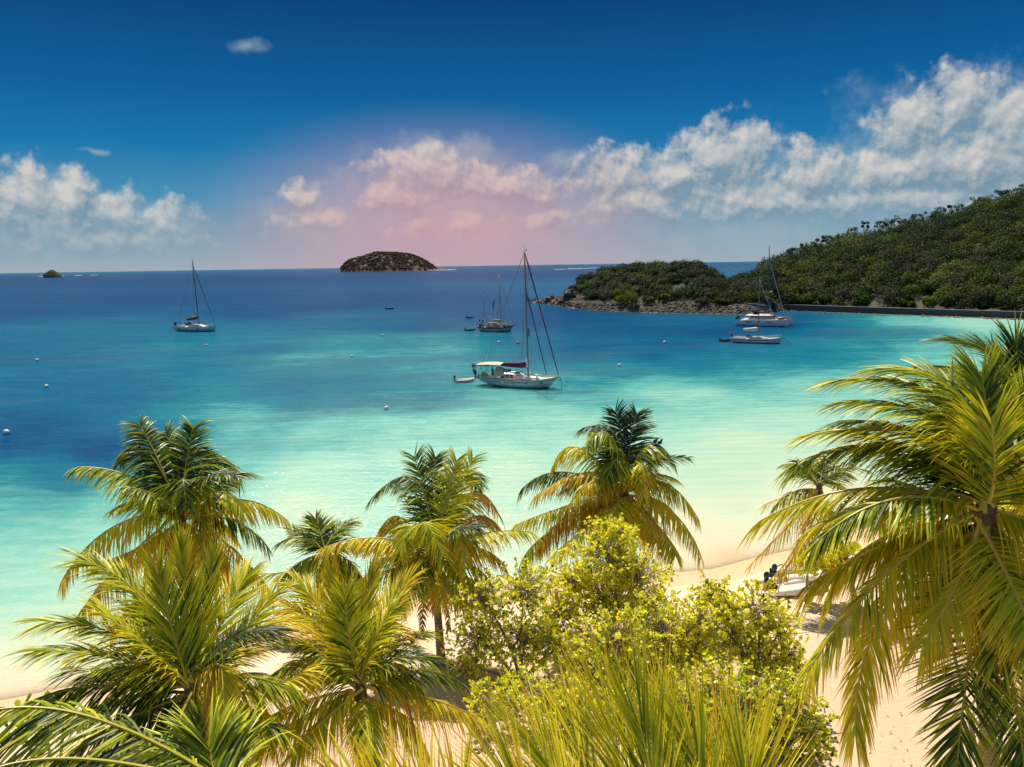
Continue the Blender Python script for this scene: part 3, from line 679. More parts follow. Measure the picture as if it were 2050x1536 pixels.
# ------------------------------------------------------------------ palms
def unit(v): return v / (np.linalg.norm(v) + 1e-9)
def bez(P0, P1, P2, t):
    t = np.asarray(t)[:, None]; return (1 - t) ** 2 * P0 + 2 * t * (1 - t) * P1 + t ** 2 * P2
def frond(parent, P0, M, P2, pairs=62, L=0.9, w=0.03, age=0.35, droop=0.5, vee=0.25, roll=0.0, segs=4, seed=0, rach=0.03, t0=0.11, a0=66, a1=20, tipk=0.34, twist=0.4, origin=None):
    rg = np.random.default_rng(seed)
    P1 = 2 * M - 0.5 * (P0 + P2)
    ts = np.linspace(0, 1, 22); C = bez(P0, P1, P2, ts)
    h = P2 - P0; hz = np.array([h[0], h[1], 0.0])
    if np.linalg.norm(hz) < 0.25 * abs(h[2]):
        side = unit(np.cross(P1 - P0, P2 - P0)); 
        if np.linalg.norm(np.cross(P1 - P0, P2 - P0)) < 0.15: side = np.array([1.0, 0, 0])
        if side[0] < 0: side = -side
    else: side = unit(np.cross(hz, (0, 0, 1.0)))
    mb = MB()
    mb.tube(C - origin, rach * (1.25 - ts) ** 1.1 + 0.004, 5, mat=1, age=np.full(22, np.clip(age + 0.15, 0, 1)))
    n = pairs
    t = t0 + (1 - t0) * ((np.arange(n) + 0.5) / n) ** 0.92
    for sgn in (-1, 1):
        tt = np.clip(t + rg.normal(0, 0.25 / n, n), t0, 0.999)
        keep = (rg.random(n) > 0.05) & (np.sin(t * (17 + 9 * rg.random()) + 6.28 * rg.random()) < .985); tt = tt[keep]; k = len(tt)
        p = bez(P0, P1, P2, tt); e = 0.01
        T_ = bez(P0, P1, P2, np.minimum(tt + e, 1.0)) - bez(P0, P1, P2, tt - e); T_ /= np.linalg.norm(T_, axis=1, keepdims=True)
        Sd = side[None] - (T_ @ side)[:, None] * T_; Sd /= np.linalg.norm(Sd, axis=1, keepdims=True) + 1e-9
        N = np.cross(Sd, T_)
        if roll:
            Sd2 = Sd * math.cos(roll) + N * math.sin(roll); N = np.cross(Sd2, T_); Sd = Sd2
        u = (tt - t0) / (1 - t0)
        ang = np.radians(a0 + (a1 - a0) * u ** 1.2 + rg.normal(0, 6.5, k)); ve = (vee - 1.35 * max(0.0, droop - .4)) * (1 - 0.4 * u) + rg.normal(0, 0.10, k)
        d = T_ * np.cos(ang)[:, None] + (Sd * sgn * np.cos(ve)[:, None] + N * np.sin(ve)[:, None]) * np.sin(ang)[:, None]
        ln = L * (0.62 + 0.38 * np.sin(np.clip(u * 1.9 + 0.25, 0, np.pi))) * np.clip(1.3 - u, tipk, 1) * (0.88 + 0.24 * rg.random(k))
        dr = droop * (0.7 + 0.6 * rg.random(k))
        wd = unit_rows(T_ - (T_ * d).sum(1)[:, None] * d)
        tw = rg.normal(0, twist, k)[:, None]; wd = wd * np.cos(tw) + np.cross(d, wd) * np.sin(tw)
        prof = [0.55, 1.0, 0.85, 0.5, 0.06] if segs == 4 else [0.6, 1.0, 0.65, 0.06]
        q = p.copy(); rows = []; ages = []
        la = np.clip(age + rg.normal(0, 0.11, k), 0, 1)
        for s in range(segs + 1):
            hw = w * prof[s] * 0.5
            rows.append(np.stack([q - wd * hw, q + wd * hw], 1)); ages.append(np.clip(la + 0.22 * (s / segs) ** 3, 0, 1))
            f = (s + 1) / segs
            dd_ = d.copy(); dd_[:, 2] -= dr * f * 1.5; dd_ /= np.linalg.norm(dd_, axis=1, keepdims=True)
            q = q + dd_ * (ln / segs)[:, None]
            wd = unit_rows(wd - (wd * dd_).sum(1)[:, None] * dd_)
        Vv = np.stack(rows, 1)                     # k, segs+1, 2, 3
        base = (np.arange(k) * (segs + 1) * 2)[:, None] + (np.arange(segs) * 2)[None]
        quads = np.stack([base, base + 1, base + 3, base + 2], -1).reshape(-1, 4)
        mb.add(Vv.reshape(-1, 3) - origin, quads, mat=0, age=np.repeat(np.stack(ages, 1).reshape(-1), 2))
    o = mb.build('frond', ['frond_leaf', 'frond_spine'], parent)
    return o
def unit_rows(a): return a / (np.linalg.norm(a, axis=1, keepdims=True) + 1e-9)

def palm(label, hub_px, slant, fronds, base_px=None, lean=0.0, trunk_r=0.17, pairs=60, L=0.95, w=0.034, tipk=.34, segs=4, seed=1, rach=0.035, skirt=0, group='coconut palms along the beach', vee=0.25, a0=66, a1=20, coco=0, dead=0, extra=0, elen=3.0, twist=.4):
    hub = at_slant(hub_px[0], hub_px[1], slant)
    D = math.hypot(hub[0], hub[1])
    if base_px is None: bx, by = hub[0] + lean, hub[1] + 0.3
    else: q = on_z(base_px[0], base_px[1], 0.9); bx, by = q[0], q[1]
    bz = ground_z(bx, by) - 0.15
    origin = np.array([bx, by, bz + 0.15])
    t = empty('coconut_palm', origin, 0, label, 'palm tree', group)
    b = MB(); k = 14; s = np.linspace(0, 1, k)
    base = np.array([bx, by, bz]); ctrl = np.array([bx + (hub[0] - bx) * 0.25, by + (hub[1] - by) * 0.25, bz + (hub[2] - bz) * 0.55])
    C = bez(base, ctrl, hub - (0, 0, 0.05), s)
    b.tube(C - origin, trunk_r * (1.0 + 0.5 * np.exp(-s * 9)) * (1 - 0.25 * s), 12)
    b.build('trunk', 'palm_trunk', t, smooth=True)
    b = MB(); rg = np.random.default_rng(seed + 500)
    b.ellipsoid(hub - origin + (0, 0, 0.12), (trunk_r * 1.25, trunk_r * 1.25, 0.36), nu=12, nv=7, jit=0.12, rng=rg)
    for i in range(9):
        a = 2 * math.pi * rg.random(); e = hub - origin + np.array([math.cos(a) * 0.3, math.sin(a) * 0.3, -0.1 - 0.35 * rg.random()])
        b.tube([hub - origin, e, e + (0.04, 0, -0.4 - 0.3 * rg.random())], [0.06, 0.045, 0.02], 5, flat=0.4)
    b.build('crown_fibre', 'palm_fibre', t)
    for i in range(skirt):
        a = 2 * math.pi * (i + rg.random()) / max(skirt, 1); b = MB()
        e = hub - origin + np.array([math.cos(a) * 0.35, math.sin(a) * 0.35, -0.2])
        b.tube([hub - origin, e, e + (math.cos(a) * 0.25, math.sin(a) * 0.25, -0.9 - 0.5 * rg.random())], [0.07, 0.06, 0.035], 5, flat=0.4)
        b.build('dead_stalk', 'dead_stalk', t)
    for i in range(coco):
        a = 2 * math.pi * (i + 0.4 * rg.random()) / coco; b = MB()
        b.ellipsoid(hub - origin + (math.cos(a) * 0.3, math.sin(a) * 0.3, -0.18 - 0.12 * rg.random()), (0.11, 0.11, 0.14), nu=8, nv=6)
        b.build('coconut', 'palm_fibre', t, smooth=True)
    rg = np.random.default_rng(seed)
    for i, f in enumerate(fronds):
        mx, my, tx, ty, dz, age, droop = f[:7]
        opt = f[7] if len(f) > 7 else {}
        M = at_slant(mx, my, slant + dz * opt.get('mid', 0.55)); Tp = at_slant(tx, ty, slant + dz)
        kw = dict(pairs=pairs, L=L, w=w, segs=segs, rach=rach, vee=vee, a0=a0, a1=a1, tipk=tipk, twist=twist); kw.update({a: v for a, v in opt.items() if a != 'mid'})
        st = hub + np.array([rg.normal(0, 0.08), rg.normal(0, 0.08), 0.1 + rg.random() * 0.3])
        frond(t, st, M, Tp, age=age, droop=droop, seed=seed * 100 + i, origin=origin, **kw)
    kw = dict(pairs=int(pairs * .85), L=L * .85, w=w, segs=3, rach=rach, vee=vee, a0=a0, a1=a1, tipk=tipk, twist=twist)
    for i in range(dead):
        az = rad(-160 + 140 * (i + .5) / dead + rg.normal(0, 12)); ca, sa = math.cos(az), math.sin(az); ln = elen * .55
        P1 = hub + np.array([ca * .55, sa * .55, -.1]); Tp = hub + np.array([ca * .75, sa * .75, -ln]); M = .25 * hub + .5 * P1 + .25 * Tp
        frond(t, hub, M, Tp, age=.96, droop=.7, seed=seed * 100 + 90 + i, origin=origin, **dict(kw, pairs=int(pairs * .5), L=L * .55, vee=-.3, rach=rach * .8))
    for i in range(extra):
        az = rad(-25) + rad(230) * ((i * .618034 + .1 * rg.random()) % 1.0); el = rad(72 - 88 * (i + .5) / extra + rg.normal(0, 6)); ln = elen * (.85 + .3 * rg.random())
        ca, sa, u = math.cos(az), math.sin(az), (i + .5) / extra
        d1 = np.array([ca * math.cos(el), sa * math.cos(el), math.sin(el)]); e2 = el - rad(70); d2 = np.array([ca * math.cos(e2), sa * math.cos(e2), math.sin(e2)])
        st = hub + np.array([0, 0, .35 - .35 * u]); P1 = st + d1 * ln * .55; Tp = P1 + d2 * ln * .5; M = .25 * st + .5 * P1 + .25 * Tp
        frond(t, st, M, Tp, age=float(np.clip(.06 + .38 * u + rg.normal(0, .05), 0, .9)), droop=.35 + .5 * u, seed=seed * 100 + 60 + i, origin=origin, **kw)  # low age values darken these filler fronds, inner crown shade put into colour
    return t

palm('tall dark crowned palm at the back left against the turquoise water', (362, 1045), 34, [
 (268, 957, 155, 935, .6, .33, .75), (225, 1056, 122, 1165, -.3, .52, .9), (240, 1130, 152, 1240, -.6, .58, .9), (310, 1150, 222, 1262, -1.4, .66, .8),
 (318, 925, 278, 850, 1.2, .15, .5), (290, 900, 236, 925, 1.5, .08, .8), (355, 930, 330, 868, 1.6, .15, .4), (372, 935, 386, 855, 1.2, .2, .4), (392, 905, 425, 930, 1.9, .10, .7), (428, 918, 480, 968, .9, .22, .7),
 (428, 985, 494, 1030, -1.3, .33, .7), (478, 1000, 578, 1044, .2, .48, .9), (462, 1095, 546, 1190, -.4, .58, .9), (408, 1100, 445, 1170, -1.6, .66, .7), (365, 960, 372, 1010, -2.0, .2, .7), (340, 935, 300, 905, 1.4, .08, .6),
 (330, 1000, 260, 975, -1.2, .22, .8), (400, 1000, 450, 960, 1.4, .12, .6), (290, 1090, 190, 1130, .9, .45, .9)],
 lean=.5, L=1.75, w=0.062, pairs=92, a0=74, a1=38, tipk=0.50, seed=11, dead=2, extra=9, elen=3.6, skirt=5)

palm('tall palm whose yellow green spears rise at front left', (388, 1400), 24, [
 (376, 1240, 364, 1105, .3, .36, .05, dict(vee=.4, a0=30, a1=10)), (405, 1255, 428, 1125, .8, .38, .05, dict(vee=.4, a0=30, a1=10)), (345, 1262, 318, 1150, -.2, .34, .1, dict(a0=38, a1=14)), (292, 1205, 165, 1122, .2, .33, .35),
 (255, 1280, 95, 1245, -.2, .36, .35), (245, 1322, 92, 1302, -.9, .30, .4), (215, 1372, 95, 1395, -.7, .16, .6), (300, 1300, 212, 1232, -1.2, .42, .3),
 (452, 1230, 488, 1160, .9, .42, .2, dict(a0=42, a1=16)), (520, 1262, 612, 1252, .6, .55, .5), (528, 1375, 606, 1345, -.6, .58, .7), (440, 1335, 432, 1470, -1.9, .55, .9),
 (475, 1425, 562, 1460, -1.2, .30, .6), (288, 1425, 180, 1478, -.9, .10, .7), (350, 1465, 335, 1545, -1.4, .2, .6), (470, 1290, 545, 1190, .2, .46, .3), (310, 1360, 150, 1340, .6, .14, .5), (420, 1460, 470, 1540, -1.3, .3, .6), (340, 1320, 270, 1215, .7, .2, .3),
 (270, 1395, 120, 1440, .2, .12, .7)],
 lean=.2, L=1.62, w=0.050, pairs=88, a0=54, a1=22, tipk=0.62, seed=12, extra=11, elen=3.4, vee=.3)

palm('palm with a bare brown trunk standing in the middle of the beach', (867, 1132), 35, [
 (855, 1015, 830, 915, .9, .2, .3), (832, 962, 742, 1000, .7, .16, .7), (866, 1000, 872, 916, 1.3, .16, .3), (890, 1012, 914, 922, .5, .42, .3), (906, 1012, 946, 918, .8, .40, .3), (928, 952, 957, 985, 1.9, .14, .7),
 (936, 992, 995, 1025, 1.5, .74, .8), (945, 1035, 1006, 1065, 1.2, .74, .8), (955, 1072, 1068, 1066, -.5, .45, .7), (768, 1078, 645, 1098, -.4, .50, .7), (800, 1035, 750, 1082, .9, .6, .8),
 (785, 1140, 705, 1165, -.8, .36, .8), (828, 1150, 800, 1212, -1.4, .26, .8), (925, 1150, 975, 1180, -.9, .42, .8), (885, 1170, 926, 1205, -1.4, .6, .7), (850, 1045, 888, 1115, -2.2, .40, .7),
 (835, 1050, 800, 1105, -1.8, .38, .7), (905, 1060, 935, 1130, -1.6, .5, .8), (795, 1095, 730, 1085, .9, .62, .8), (850, 1195, 845, 1270, -.5, .97, .6, dict(pairs=34, L=.6)), (890, 1190, 898, 1262, .4, .97, .6, dict(pairs=30, L=.6)), (945, 1095, 1010, 1130, .8, .66, .9)],
 base_px=(886, 1368), L=1.65, w=0.060, pairs=90, a0=74, a1=36, tipk=0.55, seed=13, dead=1, extra=8, elen=3.2, skirt=6, trunk_r=.19)

palm('palm with golden drooping fronds and a dark tuft behind the leafy shrubs', (1252, 1000), 39, [
 (1232, 872, 1165, 858, .6, .0, .6), (1246, 895, 1232, 822, 1.2, .0, .3), (1262, 885, 1275, 828, 1.2, .0, .3), (1222, 872, 1172, 900, -1.3, .26, .7), (1296, 892, 1349, 925, .2, .25, .7), (1328, 965, 1400, 1042, .3, .42, .9),
 (1338, 1018, 1403, 1112, -.6, .55, .9), (1160, 897, 1106, 935, .8, .48, .8), (1180, 945, 1070, 995, -.4, .66, .8), (1128, 945, 1042, 982, 1.5, .10, .9), (1138, 1012, 1030, 1052, -.2, .42, .9),
 (1150, 1022, 1078, 1096, -1.0, .74, .8), (1190, 1042, 1105, 1115, -1.6, .45, .8), (1232, 1012, 1196, 1062, -2.2, .5, .7), (1110, 1058, 1044, 1125, -.8, .3, .9), (1290, 1030, 1312, 1085, -1.4, .66, .8), (1322, 1062, 1352, 1112, -1.4, .5, .9),
 (1200, 960, 1140, 1010, -1.4, .62, .8), (1270, 905, 1300, 895, 1.5, .04, .6), (1238, 920, 1215, 960, -1.8, .2, .8), (1280, 930, 1290, 990, -1.5, .55, .8)],
 lean=-.3, L=1.85, w=0.065, pairs=92, a0=76, a1=38, tipk=0.50, seed=14, dead=2, extra=8, elen=3.6, skirt=5, coco=4)

palm('small dark green palm low at the waterline behind the others', (655, 1118), 41, [
 (612, 1076, 560, 1086, .2, 0.19, .5), (642, 1070, 632, 1040, .6, 0.22, .3), (672, 1068, 708, 1044, .5, 0.19, .3), (690, 1082, 738, 1078, .2, 0.22, .6), (608, 1122, 562, 1158, -.4, 0.32, .7), (700, 1125, 728, 1168, -.4, 0.29, .8),
 (655, 1135, 640, 1185, -1.0, 0.34, .7), (598, 1138, 530, 1148, .4, 0.36, .6), (625, 1090, 590, 1062, .8, 0.18, .3), (680, 1140, 692, 1190, -.9, 0.26, .7)],
 L=1.60, w=0.069, pairs=60, segs=3, a0=62, a1=24, tipk=0.50, seed=15, extra=5, elen=2.0, lean=.2)

palm('bright yellow fan shaped palm at the bottom centre left', (722, 1395), 26, [
 (682, 1260, 664, 1150, .3, .50, .08, dict(vee=.4, a0=34, a1=12)), (722, 1265, 745, 1155, .6, .45, .08, dict(vee=.4, a0=32, a1=10)), (762, 1255, 814, 1165, .6, .50, .2, dict(a0=42, a1=16)), (778, 1250, 840, 1312, .3, .60, .7), (652, 1238, 600, 1172, .4, .45, .35), (642, 1262, 578, 1218, -.1, .58, .4),
 (638, 1328, 560, 1345, -.6, .36, .6), (622, 1400, 528, 1442, -.7, .45, .8), (782, 1348, 852, 1392, -.6, .48, .7), (838, 1392, 956, 1436, -1.2, .56, .8), (732, 1438, 746, 1512, -1.5, .4, .7), (650, 1440, 588, 1505, -1.2, .46, .8),
 (700, 1280, 690, 1190, -.6, .34, .3), (740, 1300, 790, 1220, -.5, .40, .4), (660, 1320, 610, 1290, -1.0, .3, .5), (800, 1330, 835, 1390, .8, .66, .8), (600, 1440, 520, 1500, -.3, .5, .9)],
 L=1.55, w=0.050, pairs=91, a0=52, a1=20, tipk=0.60, seed=16, dead=1, extra=10, elen=3.1, vee=.32, lean=.4)

palm('large palm filling the right side with long sweeping fronds', (1972, 1045), 18, [
 (1928, 800, 1762, 738, .3, .30, .35), (1895, 812, 1680, 760, .2, .30, .4), (1888, 850, 1690, 805, -.3, .35, .45), (1868, 880, 1625, 868, -.5, .40, .4), (1798, 895, 1597, 925, -.2, .26, .6),
 (1828, 985, 1630, 1056, -.8, .50, .6), (1735, 978, 1518, 1045, .6, .46, .7), (1785, 1085, 1618, 1170, .2, .50, .8), (1785, 1140, 1615, 1345, -1.2, .44, .75), (1768, 1225, 1712, 1465, -.9, .48, .8),
 (1978, 880, 1964, 752, .4, .28, .15), (2010, 900, 2055, 800, .5, .3, .25), (2062, 960, 2185, 952, .2, .35, .5), (2072, 1050, 2200, 1135, -.2, .45, .7), (2036, 1195, 2084, 1335, -1.3, .46, .3, dict(a0=75)),
 (1942, 1300, 1915, 1540, -1.0, .20, .15, dict(a0=80)), (2030, 1380, 2048, 1545, -.8, .22, .3), (1905, 1000, 1790, 960, 1.2, .2, .6), (1850, 1060, 1730, 1110, 1.0, .50, .8), (1940, 940, 1880, 810, 1.0, .2, .35), (1990, 960, 1985, 850, -1.0, .34, .2),  # first two hang low, coloured dark to stand for shadow beneath the crown
 (1920, 1160, 1850, 1280, -1.4, .50, .8), (2040, 1120, 2110, 1240, .8, .5, .8), (1880, 930, 1745, 870, .8, .16, .5), (1900, 1120, 1800, 1230, .8, .58, .8), (2000, 1150, 2000, 1300, -.9, .3, .7)],
 base_px=(1962, 1700), L=1.58, w=0.043, pairs=128, a0=62, a1=22, tipk=0.60, seed=17, dead=2, extra=7, elen=4.0, skirt=8, trunk_r=.17, coco=5)

palm('palm at the top right edge with dark upswept fronds', (2085, 900), 21, [
 (2022, 738, 1912, 680, .4, .12, .25), (2048, 790, 2034, 690, .5, .12, .2), (2090, 780, 2105, 690, .5, .12, .2), (2050, 800, 1955, 750, -.3, .2, .4), (2040, 870, 1990, 900, -1.2, .25, .6), (2130, 800, 2200, 720, .4, .15, .3), (2150, 900, 2240, 920, 0, .25, .5), (2100, 960, 2120, 1050, -1.0, .3, .7)],
 L=1.45, w=0.044, pairs=101, a0=56, a1=22, tipk=0.60, seed=18, extra=8, elen=3.6, lean=.5)

palm('small slim palm half hidden behind the big right hand fronds', (1640, 985), 42, [
 (1602, 945, 1572, 965, .2, .2, .6), (1622, 945, 1602, 925, .5, .15, .4), (1645, 950, 1652, 925, .5, .15, .4), (1668, 955, 1692, 948, .3, .2, .5), (1590, 1040, 1502, 1132, -.4, .68, .6), (1660, 1020, 1690, 1060, -.6, .4, .7), (1600, 985, 1530, 1010, -.3, .55, .7), (1620, 1060, 1560, 1160, -.6, .66, .7), (1590, 1100, 1525, 1172, .2, .55, .8)],
 L=1.50, w=0.055, pairs=50, a0=62, a1=24, tipk=0.50, seed=19, extra=5, elen=2.6, segs=3, base_px=(1712, 1208), trunk_r=.12)

palm('nearest palm, huge bright green leaf fan at the bottom edge', (1330, 1980), 7.4, [
 (1198, 1722, 1098, 1526, .4, .46, .04), (1238, 1712, 1157, 1496, .7, .36, .03), (1294, 1712, 1223, 1466, .5, .46, .03), (1334, 1712, 1282, 1456, .1, .42, .04), (1374, 1722, 1332, 1481, .6, .44, .03), (1414, 1722, 1391, 1516, .2, .40, .05), (1446, 1742, 1449, 1556, .5, .45, .05),
 (1470, 1752, 1496, 1586, .1, .42, .06), (1158, 1762, 1044, 1596, .0, .46, .06)],
 L=1.3, w=.0195, pairs=86, twist=.9, seed=20, vee=.12, a0=30, a1=9, tipk=.8, rach=.018, trunk_r=.14, group='palms close below the viewpoint')
palm('near palm with thin yellow leaf tips at the bottom left of centre', (930, 1980), 7.6, [
 (830, 1760, 735, 1600, .3, .54, .1), (860, 1760, 790, 1580, .5, .52, .1), (900, 1760, 850, 1590, .2, .55, .08), (800, 1790, 690, 1640, .0, .5, .1), (940, 1770, 920, 1620, .2, .5, .08)],
 L=1.05, w=.028, pairs=34, twist=.7, seed=22, vee=.12, a0=30, a1=10, tipk=.8, rach=.016, trunk_r=.14, group='palms close below the viewpoint')
palm('near palm whose dark frond arches out of the bottom left corner', (470, 1640), 13, [
 (190, 1438, -45, 1430, .3, .26, .8, dict(w=.038, vee=.4, pairs=120)), (170, 1520, -60, 1560, -.6, .22, .9), (300, 1560, 150, 1600, -.8, .3, .8), (440, 1570, 420, 1500, .3, .3, .4)],
 L=2.10, w=0.050, pairs=96, a0=56, a1=22, tipk=0.50, rach=.024, seed=21, group='palms close below the viewpoint')

# ------------------------------------------------------------------ leafy shrubs
def shrub(label, base_px, D, blobs, n_tip=70, leaf=0.128, seed=1, tone=.68, per=12, group='leafy shrubs on the sand', trunk_r=.09):
    rg = np.random.default_rng(seed)
    b0 = at_dist(base_px[0], base_px[1], D); gz = ground_z(b0[0], b0[1]); base = np.array([b0[0], b0[1], gz])
    t = empty('leafy_shrub', base, 0, label, 'shrub', group)
    bt, bl = MB(), MB()
    lv, la = [], []
    for (bx, by, r, dz) in blobs:
        c = at_dist(bx, by, D + dz) - base; r = r * 1.42
        c[2] = max(c[2], 0.5)
        fork = np.array([c[0] * .25 + rg.normal(0, .1), c[1] * .25, min(c[2] * .45, 1.6)])
        bt.tube(bez(np.array([rg.normal(0, .12), rg.normal(0, .12), -.2]), fork, c, np.linspace(0, 1, 8)), np.linspace(trunk_r, trunk_r * .3, 8), 6)
        n = int(1.3 * n_tip * (r / 1.2) ** 2)
        for k in range(n):
            u = unit(rg.standard_normal(3)); u[2] = u[2] * .85 + .05
            e = c + u * r * (0.25 + 0.9 * rg.random() ** .7)
            if e[2] < 0.15: continue
            st = c + u * r * 0.1 + rg.normal(0, .12 * r, 3)
            mid_ = (st + e) / 2 + rg.normal(0, .1, 3) + (0, 0, -.05)
            bt.tube([st, mid_, e], [.018, .012, .006], 3, cap=False)
            d = unit(e - mid_)
            for q in range(per):
                s = rg.random() ** .7; p = mid_ + (e - mid_) * (.25 + .8 * s)
                ld = unit(d * .5 + rg.standard_normal(3) * .8 + (0, 0, .25)); nn = unit(rg.standard_normal(3) * .55 + np.array([-.1, -.1, 1.0])); sd_ = unit(np.cross(ld, nn))
                l = leaf * (.45 + .95 * rg.random()); w_ = l * .36
                a = p + ld * l * .1
                lv.append([a, a + ld * l * .35 + sd_ * w_, a + ld * l * .75 + sd_ * w_ * .85, a + ld * l, a + ld * l * .75 - sd_ * w_ * .85, a + ld * l * .35 - sd_ * w_])
                la.append(np.clip(tone + .02 + .30 * rg.standard_normal(), 0, 1))
    lv = np.array(lv); k = len(lv); i = np.arange(k)[:, None] * 6
    bl.add(lv.reshape(-1, 3), np.concatenate([i + np.array([[0, 1, 2, 3]]), i + np.array([[0, 3, 4, 5]])]), age=np.repeat(la, 6))
    bt.build('branches', 'twig_bark', t); bl.build('foliage', 'shrub_leaf', t)
    return t
shrub('tallest leafy shrub directly in front of the golden palm', (1215, 1340), 33, [(1215, 1105, 1.15, 0), (1150, 1165, 1.1, .3), (1275, 1150, 1.1, -.2), (1210, 1200, 1.3, 0), (1300, 1220, 1.0, .4), (1120, 1230, 1.0, -.3), (1240, 1070, .6, .2)], seed=31, n_tip=78)
shrub('leafy shrub growing beside the bare brown palm trunk', (1040, 1390), 30.5, [(970, 1200, 1.0, 0), (1050, 1185, 1.0, .3), (960, 1280, 1.05, -.2), (1050, 1275, 1.1, 0), (935, 1340, .7, .3), (1110, 1300, .9, 0)], seed=32, tone=.55)
shrub('broad yellowish shrub in the middle of the thicket', (1290, 1400), 29.5, [(1230, 1280, 1.1, 0), (1330, 1260, 1.15, .2), (1290, 1340, 1.1, -.3), (1390, 1300, 1.0, .2), (1190, 1340, .9, .2), (1400, 1240, .9, 0)], seed=33, tone=.68)
shrub('upright shrub with a dark bare stem at the right of the thicket', (1522, 1390), 30, [(1520, 1225, .85, 0), (1470, 1270, .95, .2), (1560, 1260, .8, -.1), (1510, 1300, .9, 0), (1450, 1220, .7, .3), (1580, 1310, .6, 0), (1430, 1190, .7, .5), (1590, 1350, .6, 0), (1540, 1350, .7, -.2)], seed=34, tone=.62)
shrub('low green shrub at the lower right beside the open sand', (1570, 1500), 26.5, [(1560, 1405, .8, 0), (1490, 1395, .9, .2), (1610, 1450, .65, -.1), (1540, 1470, .9, 0), (1630, 1500, .5, 0), (1460, 1440, .8, 0), (1600, 1400, .5, 0), (1650, 1470, .35, 0)], seed=35, tone=.45)
shrub('shrub in the thicket behind the nearest leaf fan', (1370, 1480), 27, [(1350, 1400, .9, 0), (1430, 1370, .85, .2), (1260, 1420, .9, 0), (1150, 1400, .8, 0), (1060, 1380, .8, .2), (980, 1400, .8, 0), (1120, 1450, .8, 0), (1410, 1460, .8, 0)], seed=36, tone=.58, n_tip=60)
shrub('small yellow shrub on the sand behind the slim palm', (1612, 1170), 41, [(1618, 1125, .55, 0), (1655, 1135, .6, .2), (1690, 1120, .8, .2)], seed=37, tone=.75, leaf=.2)
shrub('sparse round leaved shrub behind the bottom left arching frond', (95, 1500), 26, [(85, 1425, .45, 0), (130, 1430, .4, .1), (40, 1450, .4, 0), (180, 1450, .4, 0)], seed=38, tone=.3, n_tip=60, per=4, leaf=.2)
shrub('yellow leafy shrub behind the trunk of the large right palm', (2020, 1180), 27, [(2010, 1010, 1.0, 0), (2060, 1050, 1.0, 0), (1900, 1110, .9, .2), (1850, 1060, .8, .2), (1990, 1110, 1.0, 0)], seed=39, tone=.8)

rg = np.random.default_rng(404); b = MB()
for i in range(900):
    cx_, cy_, sp_ = [(2.5, 31, 4), (8, 30, 4), (-3, 33, 3), (10, 27, 3), (-10, 27, 5), (14, 26, 4), (0, 27, 5)][i % 7]
    x, y = cx_ + rg.normal(0, sp_), cy_ + rg.normal(0, sp_ * .7)
    if yshore(x) - y < 4: continue
    a = rg.random() * 6.28; l = .03 + .07 * rg.random() ** 2; w_ = l * (.15 + .3 * rg.random()); z = ground_z(x, y) + .06
    d = np.array([math.cos(a), math.sin(a), rg.normal(0, .15)]); e = np.array([-math.sin(a), math.cos(a), rg.normal(0, .2)]); c = np.array([x, y, z])
    b.add([c - d * l, c + e * w_, c + d * l, c - e * w_], [(0, 1, 2, 3)], age=.75 + .25 * rg.random())
tag(b.build('leaf_litter', 'frond_leaf'), 'dry brown fallen leaves scattered over the sand under the shrubs', 'leaf litter', kind='stuff')

# ------------------------------------------------------------------ boats
def hull_pts(L, B, fb, draft, tr=0.72, bow_over=1.2, stern_over=1.0, n=26, rows=10, full=1.0, y0=0.0):
    s = np.linspace(0, 1, n); q = np.linspace(0, 1, rows)
    hb = B / 2 * np.where(s < 0.45, tr + (1 - tr) * np.sin(s / 0.45 * np.pi / 2), np.cos(((s - 0.45) / 0.55) ** 1.9 * np.pi / 2) ** (0.85 * full))
    hb = np.maximum(hb, 0.03)
    sheer = np.interp(s, [0, .35, 1], fb); sheer = fb[1] + (np.where(s < .4, (fb[0] - fb[1]) * (1 - s / .4) ** 2, (fb[2] - fb[1]) * ((s - .4) / .6) ** 2))
    dr = draft * np.clip(np.sin(np.pi * np.clip(s * 1.0 + .0, 0, 1)) ** .6, 0.05, 1)
    xt = -L / 2 + L * s; xb = -L / 2 + stern_over + (L - stern_over - bow_over) * s
    g = np.zeros((n, rows, 3))
    for j, k in enumerate(q):
        z = sheer * (1 - k) + (-dr) * k; x = xt * (1 - k) + xb * k
        y = hb * (1 - k ** 2.6) ** .62 * (1 + .03 * math.sin(k * 3))
        g[:, j, 0] = x; g[:, j, 1] = y; g[:, j, 2] = z
    return s, g, hb, sheer, xt
